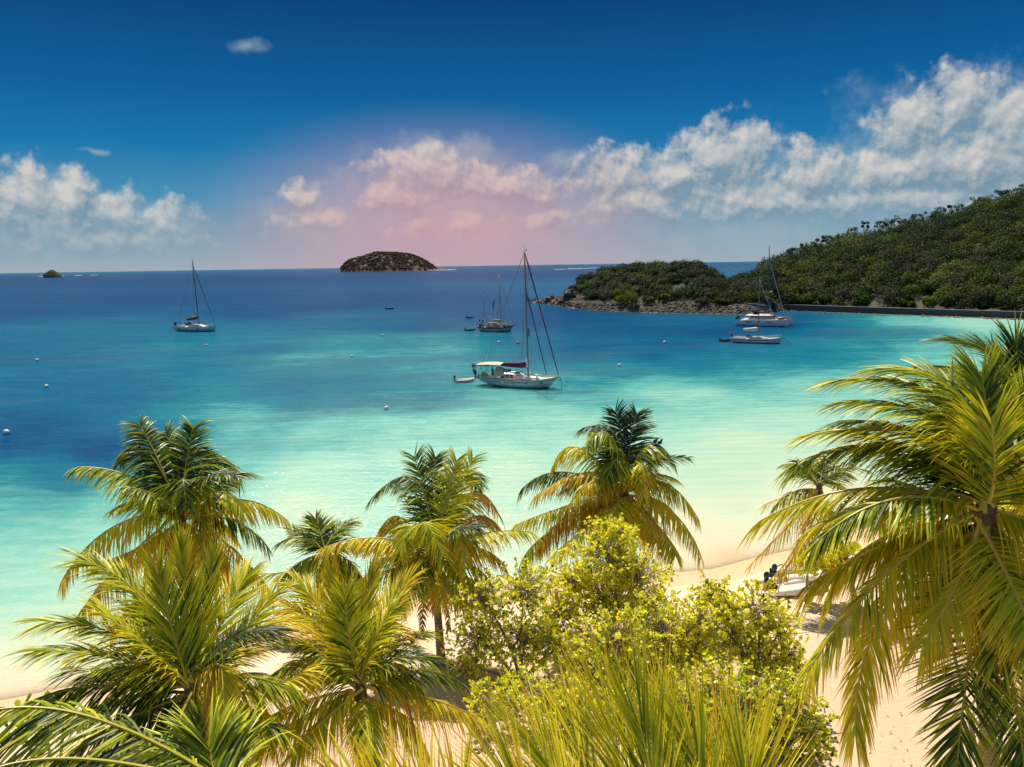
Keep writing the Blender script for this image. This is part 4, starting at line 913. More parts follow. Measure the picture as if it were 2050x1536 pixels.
def make_hull(parent, L, B, fb, draft, top='gelcoat_white', stripe=None, deckmat='deck_cream', rail='teak', boot=0.14, y0=0.0, stripe_z=None, **kw):
    s, g, hb, sheer, xt = hull_pts(L, B, fb, draft, **kw)
    b = MB()
    n, rows = g.shape[:2]
    for sg in (1, -1):
        gg = g * np.array([1, sg, 1]) + np.array([0, y0, 0])
        zc = (gg[:-1, :-1, 2] + gg[1:, :-1, 2] + gg[:-1, 1:, 2] + gg[1:, 1:, 2]) / 4
        mi = np.where(zc < boot, 1, 0)
        if stripe_z is not None: 
            mi[:, 1] = 2
        i = np.arange(n - 1)[:, None] * rows; j = np.arange(rows - 1)[None]
        q = np.stack([i + j, i + j + 1, i + rows + j + 1, i + rows + j], -1).reshape(-1, 4)
        if sg > 0: q = q[:, ::-1]
        b.add(gg.reshape(-1, 3), q, mat=mi.ravel())
    # transom
    tv = np.vstack([g[0] + (0, y0, 0), (g[0] * np.array([1, -1, 1]) + (0, y0, 0))]); r = rows
    b.add(tv, [(k, k + 1, r + k + 1, r + k) for k in range(r - 1)], mat=0)
    b.build('hull', [top, 'antifoul', stripe or top], parent, smooth=True)
    b = MB(); d = np.zeros((n, 5, 3))
    for i in range(n):
        for j, k in enumerate((-1, -.5, 0, .5, 1)): d[i, j] = (xt[i], y0 + k * hb[i] * .985, sheer[i] - 0.03 + 0.05 * (1 - k * k))
    b.grid(d, flip=True); b.build('deck', deckmat, parent)
    b = MB()
    for sg in (1, -1): b.tube(np.stack([xt, y0 + sg * hb, sheer + .02], 1), .045, 5)
    b.build('toe_rail', rail, parent)
    return s, hb, sheer, xt
def sheer_at(xt, arr, x): return float(np.interp(x, xt, arr))
def rail_part(parent, xt, hb, sheer, x0, x1, step=1.6, h=.6, y0=0.0, r=.022, name='guard_rail'):
    b = MB()
    for sg in (1, -1):
        xs_ = np.arange(x0, x1 + .01, step); tops = []
        for x in xs_:
            y = y0 + sg * sheer_at(xt, hb, x) * .95; z = sheer_at(xt, sheer, x)
            b.tube([(x, y, z), (x, y, z + h)], r, 4); tops.append((x, y, z + h))
        b.tube(tops, r * .7, 4); b.tube([(a[0], a[1], a[2] - h * .45) for a in tops], r * .6, 4)
    b.build(name, 'steel', parent)
def mast_part(parent, x, z0, h, rake=0.0, r=.10, mat='mast_grey', name='mast', spreaders=((.45, 1.0), (.72, .8)), y=0.0):
    top = np.array([x - math.tan(rake) * h, y, z0 + h])
    m_ = one(name, lambda b: b.tube([(x, y, z0), top], [r, r * .8], 8), mat, parent, True)
    for f, wd in spreaders:
        p = np.array([x, y, z0]) * (1 - f) + top * f
        b = MB(); b.tube([p + (0, -wd, 0), p + (0, wd, 0)], .035, 5); b.build('spreader', mat, m_)
    b = MB(); b.tube([top, top + (0, 0, .9)], .02, 4); b.tube([top + (-.3, 0, .15), top + (.35, 0, .15)], .03, 4); b.box(top + (.3, 0, .25), (.12, .1, .2))
    b.build('masthead_aerial', 'wire', m_)
    return top
def wire_part(parent, pts, r=.02, mat='wire', name='stay'):
    b = MB(); b.tube(pts, r, 4); b.build(name, mat, parent)
def furled(parent, a, b_, r=.09, mat='plum_sail', name='furled_sail'):
    b = MB(); t = np.linspace(0, 1, 12)[:, None]; p = np.array(a) * (1 - t) + np.array(b_) * t
    b.tube(p, r * np.concatenate([[.4], np.linspace(.75, 1.15, 10), [.5]]), 7); b.build(name, mat, parent, True)
def cabin(parent, x0, x1, w0, w1, z0, z1, mat='gelcoat_white', name='cabin', win=True, inset=.18, slope=.5, glass='dark_glass', nwin=3):
    n = 8; b = MB(); g = np.zeros((n, 6, 3)); s = np.linspace(0, 1, n)
    prof = np.clip(np.minimum(s / .12, (1 - s) / slope * 1.0), 0, 1) ** .6
    for i in range(n):
        x = x0 + (x1 - x0) * s[i]; w = (w0 + (w1 - w0) * s[i]) / 2; h = z0 + (z1 - z0) * prof[i]
        ww = w - inset * prof[i]
        g[i] = [(x, -w, z0), (x, -ww, z0 + (h - z0) * .85), (x, -ww * .75, h), (x, ww * .75, h), (x, ww, z0 + (h - z0) * .85), (x, w, z0)]
    b.grid(g, flip=True); c = b.build(name, mat, parent)
    if win:
        for sg in (-1, 1):
            for k in range(nwin):
                a0_ = .10 + k * (.55 / nwin); a1_ = a0_ + .55 / nwin * .82; b = MB(); q = []
                for f, hh in ((a0_, .25), (a1_, .25), (a1_, .68), (a0_, .68)):
                    x = x0 + (x1 - x0) * f; w = (w0 + (w1 - w0) * f) / 2; pr = np.interp(f, s, prof)
                    yy = w - inset * pr * (hh / .85) + .012; q.append((x, sg * yy, z0 + (z1 - z0) * pr * hh))
                b.add(q, [(0, 1, 2, 3)]); b.build('window', glass, c)
    return c
def place(label, cx, cy, heading, cat='sailing boat', name='sailing_boat', group=None):
    p = on_z(cx, cy); return empty(name, (p[0], p[1], 0), heading, label, cat, group)
BG = 'boats moored in the bay'

# main white cruising yacht
def main_yacht():
    t = place('largest white yacht with purple sail cover and cream awning, moored centre', 1037, 774, rad(-26), group=BG)
    L = 13.2; s, hb, sheer, xt = make_hull(t, L, 3.9, (1.25, 1.10, 1.75), .45, stripe='rubber_grey', stripe_z=1, bow_over=1.7, stern_over=2.6, tr=.62)
    cabin(t, -2.6, 1.3, 2.7, 2.2, 1.15, 2.15, nwin=3, slope=.35)
    cabin(t, 1.1, 4.6, 2.0, 1.1, 1.2, 1.65, win=False, slope=.4, name='foredeck_trunk')
    b = MB(); b.box((.3, 0, 2.2), (1.2, .7, .06)); b.box((2.9, 0, 1.72), (.6, .6, .06)); b.build('hatch', 'dark_glass', t)
    # dodger (sprayhood) and awning
    g = np.zeros((7, 9, 3))
    for i, u in enumerate(np.linspace(0, 1, 7)):
        for j, a in enumerate(np.linspace(0, math.pi, 9)): g[i, j] = (-3.3 + 1.6 * u, 1.35 * math.cos(a) * (1 - .1 * u), 1.7 + (1.15 - .75 * u ** 2) * math.sin(a) ** .6)
    b = MB(); b.grid(g, flip=True); b.build('sprayhood', 'cream_canvas', t)
    b = MB(); b.box((-1.55, 0, 2.3), (.05, 1.9, .5), taper=(1, .85)); b.build('windscreen', 'dark_glass', t)
    g = np.zeros((8, 7, 3))
    for i, u in enumerate(np.linspace(0, 1, 8)):
        for j, k in enumerate(np.linspace(-1, 1, 7)): g[i, j] = (-6.3 + 4.0 * u, k * 1.55, 3.15 + .22 * (1 - k * k) + .12 * math.sin(u * 3.14) + .1 * u)
    b = MB(); b.grid(g, flip=True); b.build('awning', 'cream_canvas', t)
    b = MB()
    for k in (-1, 1): b.tube([(-6.4, k * 1.57, 3.12), (-4.5, k * 1.57, 3.2), (-2.3, k * 1.57, 3.27)], .06, 5)
    b.tube([(-6.35, -1.57, 3.14), (-6.35, 0, 3.36), (-6.35, 1.57, 3.14)], .07, 5); b.build('awning_hem', 'purple_canvas', t)
    b = MB()
    for x in (-6.2, -4.3, -2.5):
        for k in (-1, 1): b.tube([(x, k * 1.5, 1.2), (x, k * 1.52, 3.15)], .028, 5)
    b.build('awning_frame', 'steel', t)
    # stern gantry with flag, outboard, lifebuoy, cans
    b = MB()
    for k in (-1, 1): b.tube([(-6.45, k * 1.1, 1.2), (-6.7, k * 1.1, 2.3), (-6.5, k * 1.1, 3.0)], .035, 5)
    b.tube([(-6.7, -1.1, 2.3), (-6.7, 1.1, 2.3)], .03, 5); b.tube([(-6.3, .7, 3.2), (-6.3, .7, 4.4)], .03, 5); b.tube([(-6.3, -.7, 3.2), (-6.3, -.7, 4.2)], .03, 5); b.box((-6.3, .7, 4.4), (.35, .12, .12)); b.tube([(-6.3, -.7, 4.2), (-6.0, -.7, 4.35)], .07, 5)
    b.build('stern_gantry', 'steel', t)
    f = empty('flag', (0, 0, 0)); f.parent = t
    fb_ = MB(); fw = MB(); fl = MB()
    for B_, z in ((fb_, 2.95), (fw, 2.55), (fl, 2.15)):
        B_.box((-7.0 + (2.95 - z) * .15, -.9, z), (.5, .03, .4), taper=(1.0, 1.0), shift=(-.1, 0))
    fb_.build('red_band', 'flag_red', f); fw.build('white_band', 'flag_white', f); fl.build('blue_band', 'flag_blue', f)
    one('flagstaff', lambda b: b.tube([(-6.6, -.9, 1.3), (-7.3, -.9, 3.3)], .03, 5), 'wire', t)
    one('outboard_motor', lambda b: (b.ellipsoid((-6.55, -1.25, 2.0), (.25, .2, .4)), b.tube([(-6.55, -1.25, 1.7), (-6.6, -1.25, 1.0)], .07, 6)), 'plum_sail', t, True)
    one('yellow_dodger_cloth', lambda b: b.ellipsoid((-5.0, -1.25, 1.75), (.55, .15, .42)), 'yellow_plastic', t, True)
    for x, y in ((-5.9, -1.2), (-5.6, -1.35)): one('jerrycan', lambda b: b.box((x, y, 1.5), (.28, .2, .5), taper=(.8, .9)), 'flag_blue' if x < -5.7 else 'buoy_white', t)
    one('cockpit_coaming', lambda b: [b.box((-4.6, k * 1.15, 1.4), (3.4, .22, .42), taper=(.97, .7)) for k in (-1, 1)], 'gelcoat_white', t)
    one('steering_wheel', lambda b: b.tube([(-5.2, .5 * math.cos(a), 1.9 + .5 * math.sin(a)) for a in np.linspace(0, 6.283, 17)], .03, 5, cap=False), 'steel', t)
    one('fender', lambda b: b.ellipsoid((-1.6, -1.98, .75), (.24, .2, .26)), 'buoy_white', t, True)
    for x in (0.1, 2.2, 4.4): one('porthole', lambda b: b.box((x, -sheer_at(xt, hb, x) * .985 - .02, .88), (.34, .05, .14)), 'dark_glass', t)
    for x in (0.1, 2.2, 4.4): one('porthole', lambda b: b.box((x, sheer_at(xt, hb, x) * .985 + .02, .88), (.34, .05, .14)), 'dark_glass', t)
    rail_part(t, xt, hb, sheer, -6.2, 5.4, 1.45)
    one('pulpit', lambda b: (b.tube([(5.2, -.75, 2.1), (6.3, -.3, 2.45), (6.75, 0, 2.5), (6.3, .3, 2.45), (5.2, .75, 2.1)], .035, 5), b.tube([(6.4, -.25, 1.7), (6.5, -.2, 2.45)], .03, 5), b.tube([(6.4, .25, 1.7), (6.5, .2, 2.45)], .03, 5)), 'steel', t)
    one('anchor', lambda b: (b.tube([(6.4, 0, 1.75), (6.95, 0, 1.6), (6.85, 0, 1.25)], .06, 5), b.box((6.8, 0, 1.3), (.3, .35, .08))), 'mast_grey', t)
    one('anchor_chain', lambda b: b.tube([(6.9, 0, 1.6), (7.05, 0, .6), (7.1, 0, -.3)], .03, 5), 'wire', t)
    one('cowl_vent', lambda b: [(b.tube([(1.5, k * .75, 1.5), (1.5, k * .75, 2.05), (1.75, k * .75, 2.15)], [.12, .12, .17], 8)) for k in (-1, 1)], 'buoy_white', t)
    one('liferaft_canister', lambda b: b.ellipsoid((3.3, -.5, 1.9), (.35, .25, .2)), 'buoy_white', t, True)
    one('deck_kayak', lambda b: b.tube([(-.3, -1.25, 1.62), (.6, -1.3, 1.9), (1.6, -1.15, 1.8)], [.05, .12, .05], 6), 'orange_paint', t)
    top = mast_part(t, 1.75, 1.3, 18.6, rad(1.2), .15, spreaders=((.33, 1.0), (.6, .85), (.82, .6)))
    one('boom', lambda b: b.tube([(1.65, 0, 2.95), (-3.0, 0, 3.15)], .09, 7), 'mast_grey', t)
    g = MB(); xs_ = np.linspace(1.45, -2.9, 12)
    g.tube([(x, 0, 3.22 + .28 * math.exp(-(1.45 - x) * 2.2) + .02) for x in xs_], [.30, .36, .34, .33, .32, .31, .3, .28, .26, .24, .2, .1], 9, flat=1.35)
    g.build('sail_cover', 'purple_canvas', t, True)
    one('mast_boot_canvas', lambda b: b.tube([(1.6, 0, 2.95), (1.5, 0, 3.7), (1.62, 0, 4.25)], [.22, .26, .08], 8), 'white_canvas', t, True)
    furled(t, (6.55, 0, 2.1), top + (.1, 0, -.3), .10); furled(t, (4.7, 0, 1.9), np.array([1.75 - .27, 0, 1.3]) + (.1, 0, 12.9), .085)
    for k in (-1, 1):
        wire_part(t, [(1.6, k * 1.8, 1.15), (1.45, k * .95, 13.2), top], .022, name='shroud')
        wire_part(t, [(1.0, k * 1.8, 1.15), (1.55, k * .2, 11.5)], .02, name='shroud')
        wire_part(t, [(-6.3, k * 1.0, 1.3), (-4.6, k * .5, 6.0), top], .022, name='backstay')
    one('steaming_light', lambda b: b.box((1.85, 0, 8.2), (.25, .16, 1.1)), 'wire', t)
    return t
yacht = main_yacht()

# person in the cockpit
def person():
    c = yacht.matrix_world if False else None
    r = yacht.rotation_euler.z; lp = np.array([-3.75, -.95, 1.13])
    loc = (yacht.location.x + lp[0] * math.cos(r) - lp[1] * math.sin(r), yacht.location.y + lp[0] * math.sin(r) + lp[1] * math.cos(r), lp[2])
    p = empty('person', loc, rad(-40), 'person in a teal top standing in the cockpit under the cream awning', 'person')
    J = dict(pel=(0, 0, .92), wa=(0, 0, 1.08), ch=(0, .02, 1.32), nk=(0, .0, 1.5), hd=(0, .03, 1.62), ht=(0, .02, 1.74), ls=(.19, 0, 1.43), le=(.26, .02, 1.16), lw=(.24, .16, .95), lh=(.23, .22, .88),
             rs=(-.19, 0, 1.43), re=(-.27, .05, 1.17), rw=(-.22, .26, 1.08), rh=(-.2, .33, 1.06), lk=(.11, .03, .5), la=(.11, 0, .09), lt=(.12, .16, .03), rk=(-.11, .04, .5), ra=(-.11, -.02, .09), rt=(-.12, .14, .03), lp=(.1, 0, .86), rp=(-.1, 0, .86))
    Rr = dict(pel=.15, wa=.13, ch=.16, nk=.06, hd=.10, ht=.085, ls=.065, le=.045, lw=.032, lh=.035, rs=.065, re=.045, rw=.032, rh=.035, lk=.06, la=.042, lt=.035, rk=.06, ra=.042, rt=.035, lp=.09, rp=.09)
    E_ = [('pel', 'wa'), ('wa', 'ch'), ('ch', 'nk'), ('nk', 'hd'), ('hd', 'ht'), ('ch', 'ls'), ('ls', 'le'), ('le', 'lw'), ('lw', 'lh'), ('ch', 'rs'), ('rs', 're'), ('re', 'rw'), ('rw', 'rh'), ('pel', 'lp'), ('lp', 'lk'), ('lk', 'la'), ('la', 'lt'), ('pel', 'rp'), ('rp', 'rk'), ('rk', 'ra'), ('ra', 'rt')]
    def skinned(name, keys, edges, mat, grow, root):
        me = bpy.data.meshes.new(name); ix = {k: i for i, k in enumerate(keys)}
        me.from_pydata([J[k] for k in keys], [(ix[a], ix[b]) for a, b in edges], [])
        o = bpy.data.objects.new(name, me); COL.objects.link(o); o.parent = p; me.materials.append(MAT[mat])
        sm = o.modifiers.new('skin', 'SKIN'); o.modifiers.new('sub', 'SUBSURF').levels = 1
        if not me.skin_vertices: return o
        for k in keys:
            r_ = Rr[k] * grow; me.skin_vertices[0].data[ix[k]].radius = (r_, r_ * .85)
        me.skin_vertices[0].data[ix[root]].use_root = True
        return o
    def with_skin(name, keys, edges, mat, grow, root):
        o = skinned(name, keys, edges, mat, grow, root)
        me = o.data
        if not me.skin_vertices:
            bm = bmesh.new(); bm.from_mesh(me); ly = bm.verts.layers.skin.verify()
            bm.verts.ensure_lookup_table()
            for i, k in enumerate(keys):
                r_ = Rr[k] * grow; bm.verts[i][ly].radius = (r_, r_ * .85); bm.verts[i][ly].use_root = (k == root)
            bm.to_mesh(me); bm.free()
        return o
    with_skin('body', list(J), E_, 'skin', 1.0, 'pel')
    with_skin('shirt', ['pel', 'wa', 'ch', 'ls', 'rs', 'le', 're'], [('pel', 'wa'), ('wa', 'ch'), ('ch', 'ls'), ('ls', 'le'), ('ch', 'rs'), ('rs', 're')], 'shirt_teal', 1.18, 'wa')
    with_skin('shorts', ['pel', 'lp', 'lk', 'rp', 'rk'], [('pel', 'lp'), ('lp', 'lk'), ('pel', 'rp'), ('rp', 'rk')], 'shorts_dark', 1.15, 'pel')
    one('hair', lambda b: b.ellipsoid((0, -.015, 1.70), (.115, .115, .12)), 'hair_dark', p, True)
person()

def sloop(label, cx, cy, heading, L, B, fb, mast_h, mast_x, cover, jibmat, hood, mastmat='mast_grey', rake=rad(1.5), boom_z=1.5, stripe=None, covertop=None, spreaders=((.4, .9), (.7, .7)), droop=0.0):
    t = place(label, cx, cy, heading, group=BG)
    s, hb, sheer, xt = make_hull(t, L, B, fb, .4, stripe=stripe, stripe_z=1 if stripe else None, bow_over=L * .05, stern_over=L * .07, tr=.75, boot=.12)
    zd = fb[1]; k = L / 12
    cabin(t, -1.6 * k, 3.2 * k, B * .62, B * .34, zd, zd + .55 * k, nwin=3, slope=.4)
    g = np.zeros((5, 7, 3))
    for i, u in enumerate(np.linspace(0, 1, 5)):
        for j, a in enumerate(np.linspace(0, math.pi, 7)): g[i, j] = ((-2.3 + 1.3 * u) * k, B * .3 * math.cos(a), zd + .35 * k + (.9 - .55 * u ** 2) * k * math.sin(a) ** .6)
    b = MB(); b.grid(g, flip=True); b.build('sprayhood', hood, t)
    one('cockpit_coaming', lambda b: [b.box((-3.9 * k, q * B * .3, zd + .15 * k), (3.2 * k, .2, .35 * k), taper=(.96, .7)) for q in (-1, 1)], 'gelcoat_white', t)
    rail_part(t, xt, hb, sheer, -L * .47, L * .42, L / 9)
    one('pulpit', lambda b: b.tube([(L * .42, -.5 * k, fb[2] + .5), (L * .49, 0, fb[2] + .6), (L * .42, .5 * k, fb[2] + .5)], .035, 5), 'steel', t)
    top = mast_part(t, mast_x, zd + .3, mast_h, rake, .11 * k, mastmat, spreaders=spreaders)
    bl = L * .30
    one('boom', lambda b: b.tube([(mast_x, 0, zd + boom_z), (mast_x - bl, 0, zd + boom_z + droop * -1)], .08, 6), mastmat, t)
    b = MB(); xs_ = np.linspace(mast_x - .1, mast_x - bl, 8)
    b.tube([(x, 0, zd + boom_z + .28 + .25 * math.exp(-(mast_x - x) * 1.2) - droop * (mast_x - x) / bl) for x in xs_], np.array([.2, .34, .32, .3, .27, .24, .2, .1]) * k, 8, flat=1.4); b.build('sail_cover', cover, t, True)
    if covertop:
        b = MB(); b.tube([(x, 0, zd + boom_z + .68 + .25 * math.exp(-(mast_x - x) * 1.2) - droop * (mast_x - x) / bl) for x in xs_[1:5]], np.array([.1, .2, .16, .06]) * k, 6); b.build('folded_sail', covertop, t, True)
    furled(t, (L * .47, 0, fb[2] + .3), top + (.1, 0, -mast_h * .06), .07 * k, jibmat)
    for q in (-1, 1): wire_part(t, [(mast_x - .1, q * B * .46, zd), top], .025, name='shroud')
    wire_part(t, [(-L * .48, 0, zd), top], .025, name='backstay')
    return t, k, zd, xt, hb, sheer
t, k, zd, xt, hb, sheer = sloop('white yacht moored alone at the left with brown sail cover', 393, 663, rad(-20), 15.0, 4.4, (1.35, 1.3, 1.75), 19.0, 1.2, 'brown_canvas', 'navy_paint', 'navy_canvas', mastmat='navy_paint', rake=rad(2.2), boom_z=2.4, covertop='cream_canvas', droop=.6)
one('liferaft_ring', lambda b: b.ellipsoid((-6.4, -1.3, 2.2), (.4, .3, .6)), 'black_plastic', t, True)
one('stern_arch', lambda b: b.tube([(-6.9, -1.6, 1.4), (-7.0, -1.5, 2.6), (-7.0, 1.5, 2.6), (-6.9, 1.6, 1.4)], .06, 5), 'navy_paint', t)
for x in (-4.5, -1.6, 2.4): one('hull_window', lambda b: b.box((x, -sheer_at(xt, hb, x) * .995 - .01, .85), (1.0, .05, .2)), 'dark_glass', t)
t, k, zd, xt, hb, sheer = sloop('small white yacht with a blue sprayhood in front of the catamaran', 1514, 687, rad(-26), 11.2, 3.3, (1.05, .95, 1.35), 13.0, .4, 'white_canvas', 'mast_pale', 'blue_canvas', mastmat='mast_grey', rake=rad(.2), boom_z=1.75, stripe='navy_paint')
one('outboard_motor', lambda b: (b.ellipsoid((-5.2, -1.1, 1.75), (.25, .2, .35)), b.tube([(-5.2, -1.1, 1.5), (-5.25, -1.1, .9)], .08, 6)), 'black_plastic', t, True)
one('stern_rack', lambda b: b.tube([(-5.2, -1.2, 1.1), (-5.4, -1.2, 2.2), (-5.4, 1.2, 2.2), (-5.2, 1.2, 1.1)], .05, 5), 'wire', t)
one('mooring_line', lambda b: b.tube([(5.4, 0, 1.5), (6.6, -.4, .6), (7.6, -.6, 0)], .05, 5), 'wire', t)

def ketch():
    t = place('weathered ketch with brown topsides, cluttered deck and a blue wind scoop', 993, 664, rad(-20), group=BG)
    L = 10.4; s, hb, sheer, xt = make_hull(t, L, 3.3, (1.45, 1.15, 1.7), .5, top='rusty_white', stripe='brown_timber', stripe_z=1, bow_over=1.1, stern_over=.7, tr=.7, rail='brown_timber', deckmat='teak', boot=.12)
    b = MB()
    for sg in (1, -1): b.tube(np.stack([xt, sg * hb * 1.0, sheer - .1], 1), .12, 6)
    b.build('rubbing_strake', 'brown_timber', t)
    cabin(t, -2.6, 1.4, 2.1, 1.6, 1.15, 2.1, mat='brown_timber', nwin=2, slope=.2, glass='yellow_plastic')
    cabin(t, -2.3, .6, 1.8, 1.5, 2.1, 2.45, mat='tan_canvas', win=False, name='cabin_roof', slope=.2)
    rail_part(t, xt, hb, sheer, -4.9, 4.6, 1.1, .75, r=.035)
    top = mast_part(t, 1.5, 1.3, 14.6, rad(1.5), .13, 'mast_pale', spreaders=((.40, .9), (.68, .7)))
    mt_ = mast_part(t, -3.1, 1.3, 9.2, rad(3.0), .08, 'mast_pale', 'mizzen_mast', ((.5, .6),))
    one('boom', lambda b: b.tube([(1.4, 0, 2.85), (-.9, 0, 3.15), (-2.9, 0, 4.7)], [.09, .09, .06], 6), 'cream_canvas', t)
    one('stowed_sail', lambda b: b.tube([(2.4, 0, 2.95), (1.4, 0, 3.0), (.2, 0, 3.05), (-1.0, 0, 3.35)], [.12, .26, .34, .1], 8), 'tan_canvas', t, True)
    one('wind_scoop', lambda b: b.tube([(-.2, 0, 9.0), (-.5, 0, 8.2), (-.75, 0, 7.0), (-.7, 0, 6.2)], [.18, .45, .42, .1], 8, flat=.35), 'blue_canvas', t, True)
    wire_part(t, [(-.2, 0, 9.0), (.9, 0, 9.4)], .03); wire_part(t, [(-.7, 0, 6.2), (-.6, 0, 2.4)], .03)
    for x, y, sx, sz, mtl in ((-4.4, .5, .8, .8, 'black_plastic'), (-4.5, -.7, .7, .7, 'rubber_dark'), (-3.4, -1.0, .7, .6, 'navy_canvas'), (2.6, -.3, 1.0, .55, 'rubber_dark'), (3.7, .2, .9, .6, 'black_plastic'), (4.2, -.3, .7, .5, 'brown_timber')):
        one('deck_gear', lambda b: b.ellipsoid((x, y, 1.35 + sz * .5), (sx * .6, sx * .5, sz * .6), nu=8, nv=5, jit=.15, rng=np.random.default_rng(4)), mtl, t)
    one('lifebuoy', lambda b: b.tube([(-.9 + .28 * math.cos(a), -1.25, 1.75 + .28 * math.sin(a)) for a in np.linspace(0, 6.283, 13)], .08, 6, cap=False), 'buoy_white', t)
    furled(t, (5.2, 0, 1.9), top + (.1, 0, -.4), .04, 'mast_pale'); wire_part(t, [(3.6, 0, 1.7), (1.3, 0, 10.2)], .025)
    for q in (-1, 1):
        wire_part(t, [(1.3, q * 1.6, 1.3), top], .025, name='shroud'); wire_part(t, [(.7, q * 1.6, 1.3), (1.3, 0, 9.8)], .025, name='shroud'); wire_part(t, [(-3.2, q * 1.45, 1.4), mt_], .025, name='shroud')
    one('bowsprit', lambda b: b.tube([(4.8, 0, 1.7), (5.9, 0, 1.95)], .08, 6), 'brown_timber', t)
    for x, z in ((-4.8, 3.4), (-3.9, 3.3)): one('pennant', lambda b: (b.tube([(x, -.5, 1.4), (x, -.5, z)], .03, 4), b.box((x + .2, -.5, z - .35), (.4, .04, .6))), 'navy_canvas', t)
ketch()

def catamaran():
    t = place('big white catamaran with a navy boom cover near the hill shore', 1530, 652, rad(-30), group=BG, cat='catamaran', name='catamaran')
    L = 14.6
    for y in (-3.1, 3.1):
        h = empty('float', (0, 0, 0)); h.parent = t
        make_hull(h, L, 1.9, (1.0, 1.75, 1.95), .4, y0=y, bow_over=.15, stern_over=.3, tr=.85, boot=.18, rail='rubber_grey', full=1.0)
        for x in (-3.6, 2.2): one('hull_window', lambda b: b.box((x, y - np.sign(-y) * 0 + (-1 if y < 0 else 1) * .96, 1.25), (1.5, .05, .22)), 'dark_glass', h)
    one('bridge_deck', lambda b: (b.box((-1.2, 0, 1.45), (9.6, 5.4, .7), taper=(1, 1)), b.box((5.6, 0, 1.72), (.25, 4.6, .25))), 'gelcoat_white', t)
    one('trampoline_net', lambda b: b.box((4.6, 0, 1.66), (1.9, 4.4, .03)), 'rubber_dark', t)
    c = MB(); c.box((-.6, 0, 2.35), (6.6, 4.6, 1.1), taper=(.82, .86)); cb = c.build('saloon', 'gelcoat_white', t)
    c = MB(); c.box((-.6, 0, 2.45), (6.55, 4.64, .62), taper=(.90, .93)); c.build('saloon_windows', 'dark_glass', cb)
    g = np.zeros((12, 9, 3))
    for i, u in enumerate(np.linspace(0, 1, 12)):
        for j, v in enumerate(np.linspace(-1, 1, 9)):
            e = (1 - abs(2 * u - 1) ** 4); g[i, j] = (-5.0 + 7.4 * u, v * 2.5 * (.55 + .45 * e ** .5), 2.95 + .32 * (1 - v ** 4) * e ** .4)
    b = MB(); b.grid(g, flip=True); g2 = g.copy(); g2[..., 2] = 2.93; b.grid(g2); b.build('hardtop', 'gelcoat_white', t)
    one('helm_screen', lambda b: b.box((-2.2, -1.0, 3.5), (1.4, 1.5, .8), taper=(.7, .8)), 'dark_glass', t)
    for y in (-2.2, 2.2): one('hardtop_post', lambda b: b.tube([(-4.7, y, 1.8), (-4.7, y, 2.95)], .06, 6), 'gelcoat_white', t)
    one('davit', lambda b: [b.tube([(-6.0, y, 1.8), (-6.9, y, 2.9), (-7.6, y, 2.8)], .07, 6) for y in (-1.2, 1.2)], 'steel', t)
    one('stern_tender', lambda b: (b.tube([(-7.5, -1.5, 2.0), (-7.6, 0, 2.1), (-7.5, 1.5, 2.0)], .32, 8), b.box((-7.5, .4, 2.4), (.4, .4, .6))), 'rubber_dark', t)
    top = mast_part(t, 1.7, 3.2, 18.6, rad(3.2), .14, 'navy_paint', spreaders=((.34, .8), (.62, 1.0)))
    one('boom', lambda b: b.tube([(1.5, 0, 4.6), (-4.9, 0, 5.7)], .1, 6), 'mast_pale', t)
    one('sail_cover', lambda b: b.tube([(1.2, 0, 4.95), (-.5, 0, 5.3), (-3.0, 0, 5.75), (-4.8, 0, 5.95)], [.35, .42, .36, .15], 8, flat=1.3), 'navy_canvas', t, True)
    furled(t, (5.7, 0, 2.1), top + (.1, 0, -3.2), .11, 'mast_pale'); furled(t, (7.4, 0, 2.3), top + (.15, 0, -2.8), .05, 'navy_paint')
    for q in (-1, 1): wire_part(t, [(.6, q * 3.2, 1.9), top + (0, 0, -3)], .03, name='shroud')
    one('radar', lambda b: b.ellipsoid((1.55, 0, 9.5), (.4, .4, .2)), 'buoy_white', t, True)
    one('guard_rail', lambda b: [b.tube([(x, y, 1.8), (x, y, 2.45)], .03, 4) for y in (-3.9, 3.9) for x in np.linspace(-5, 6.5, 8)] + [b.tube([(-5, y, 2.45), (6.5, y, 2.5)], .022, 4) for y in (-3.9, 3.9)], 'steel', t)
    r = t.rotation_euler.z; lp = (4.5, .6)
    o = one('kayak', lambda b: b.tube([(-1.5, 0, 0), (-.8, 0, .05), (0, 0, .08), (.8, 0, .05), (1.5, 0, .0)], [.06, .36, .45, .36, .06], 8, flat=.8), 'red_plastic', None, True)
    o.location = (t.location.x + lp[0] * math.cos(r) - lp[1] * math.sin(r), t.location.y + lp[0] * math.sin(r) + lp[1] * math.cos(r), 2.05); o.rotation_euler = (0, 0, r)
    tag(o, 'red kayak lying on the foredeck of the white catamaran', 'kayak')
catamaran()

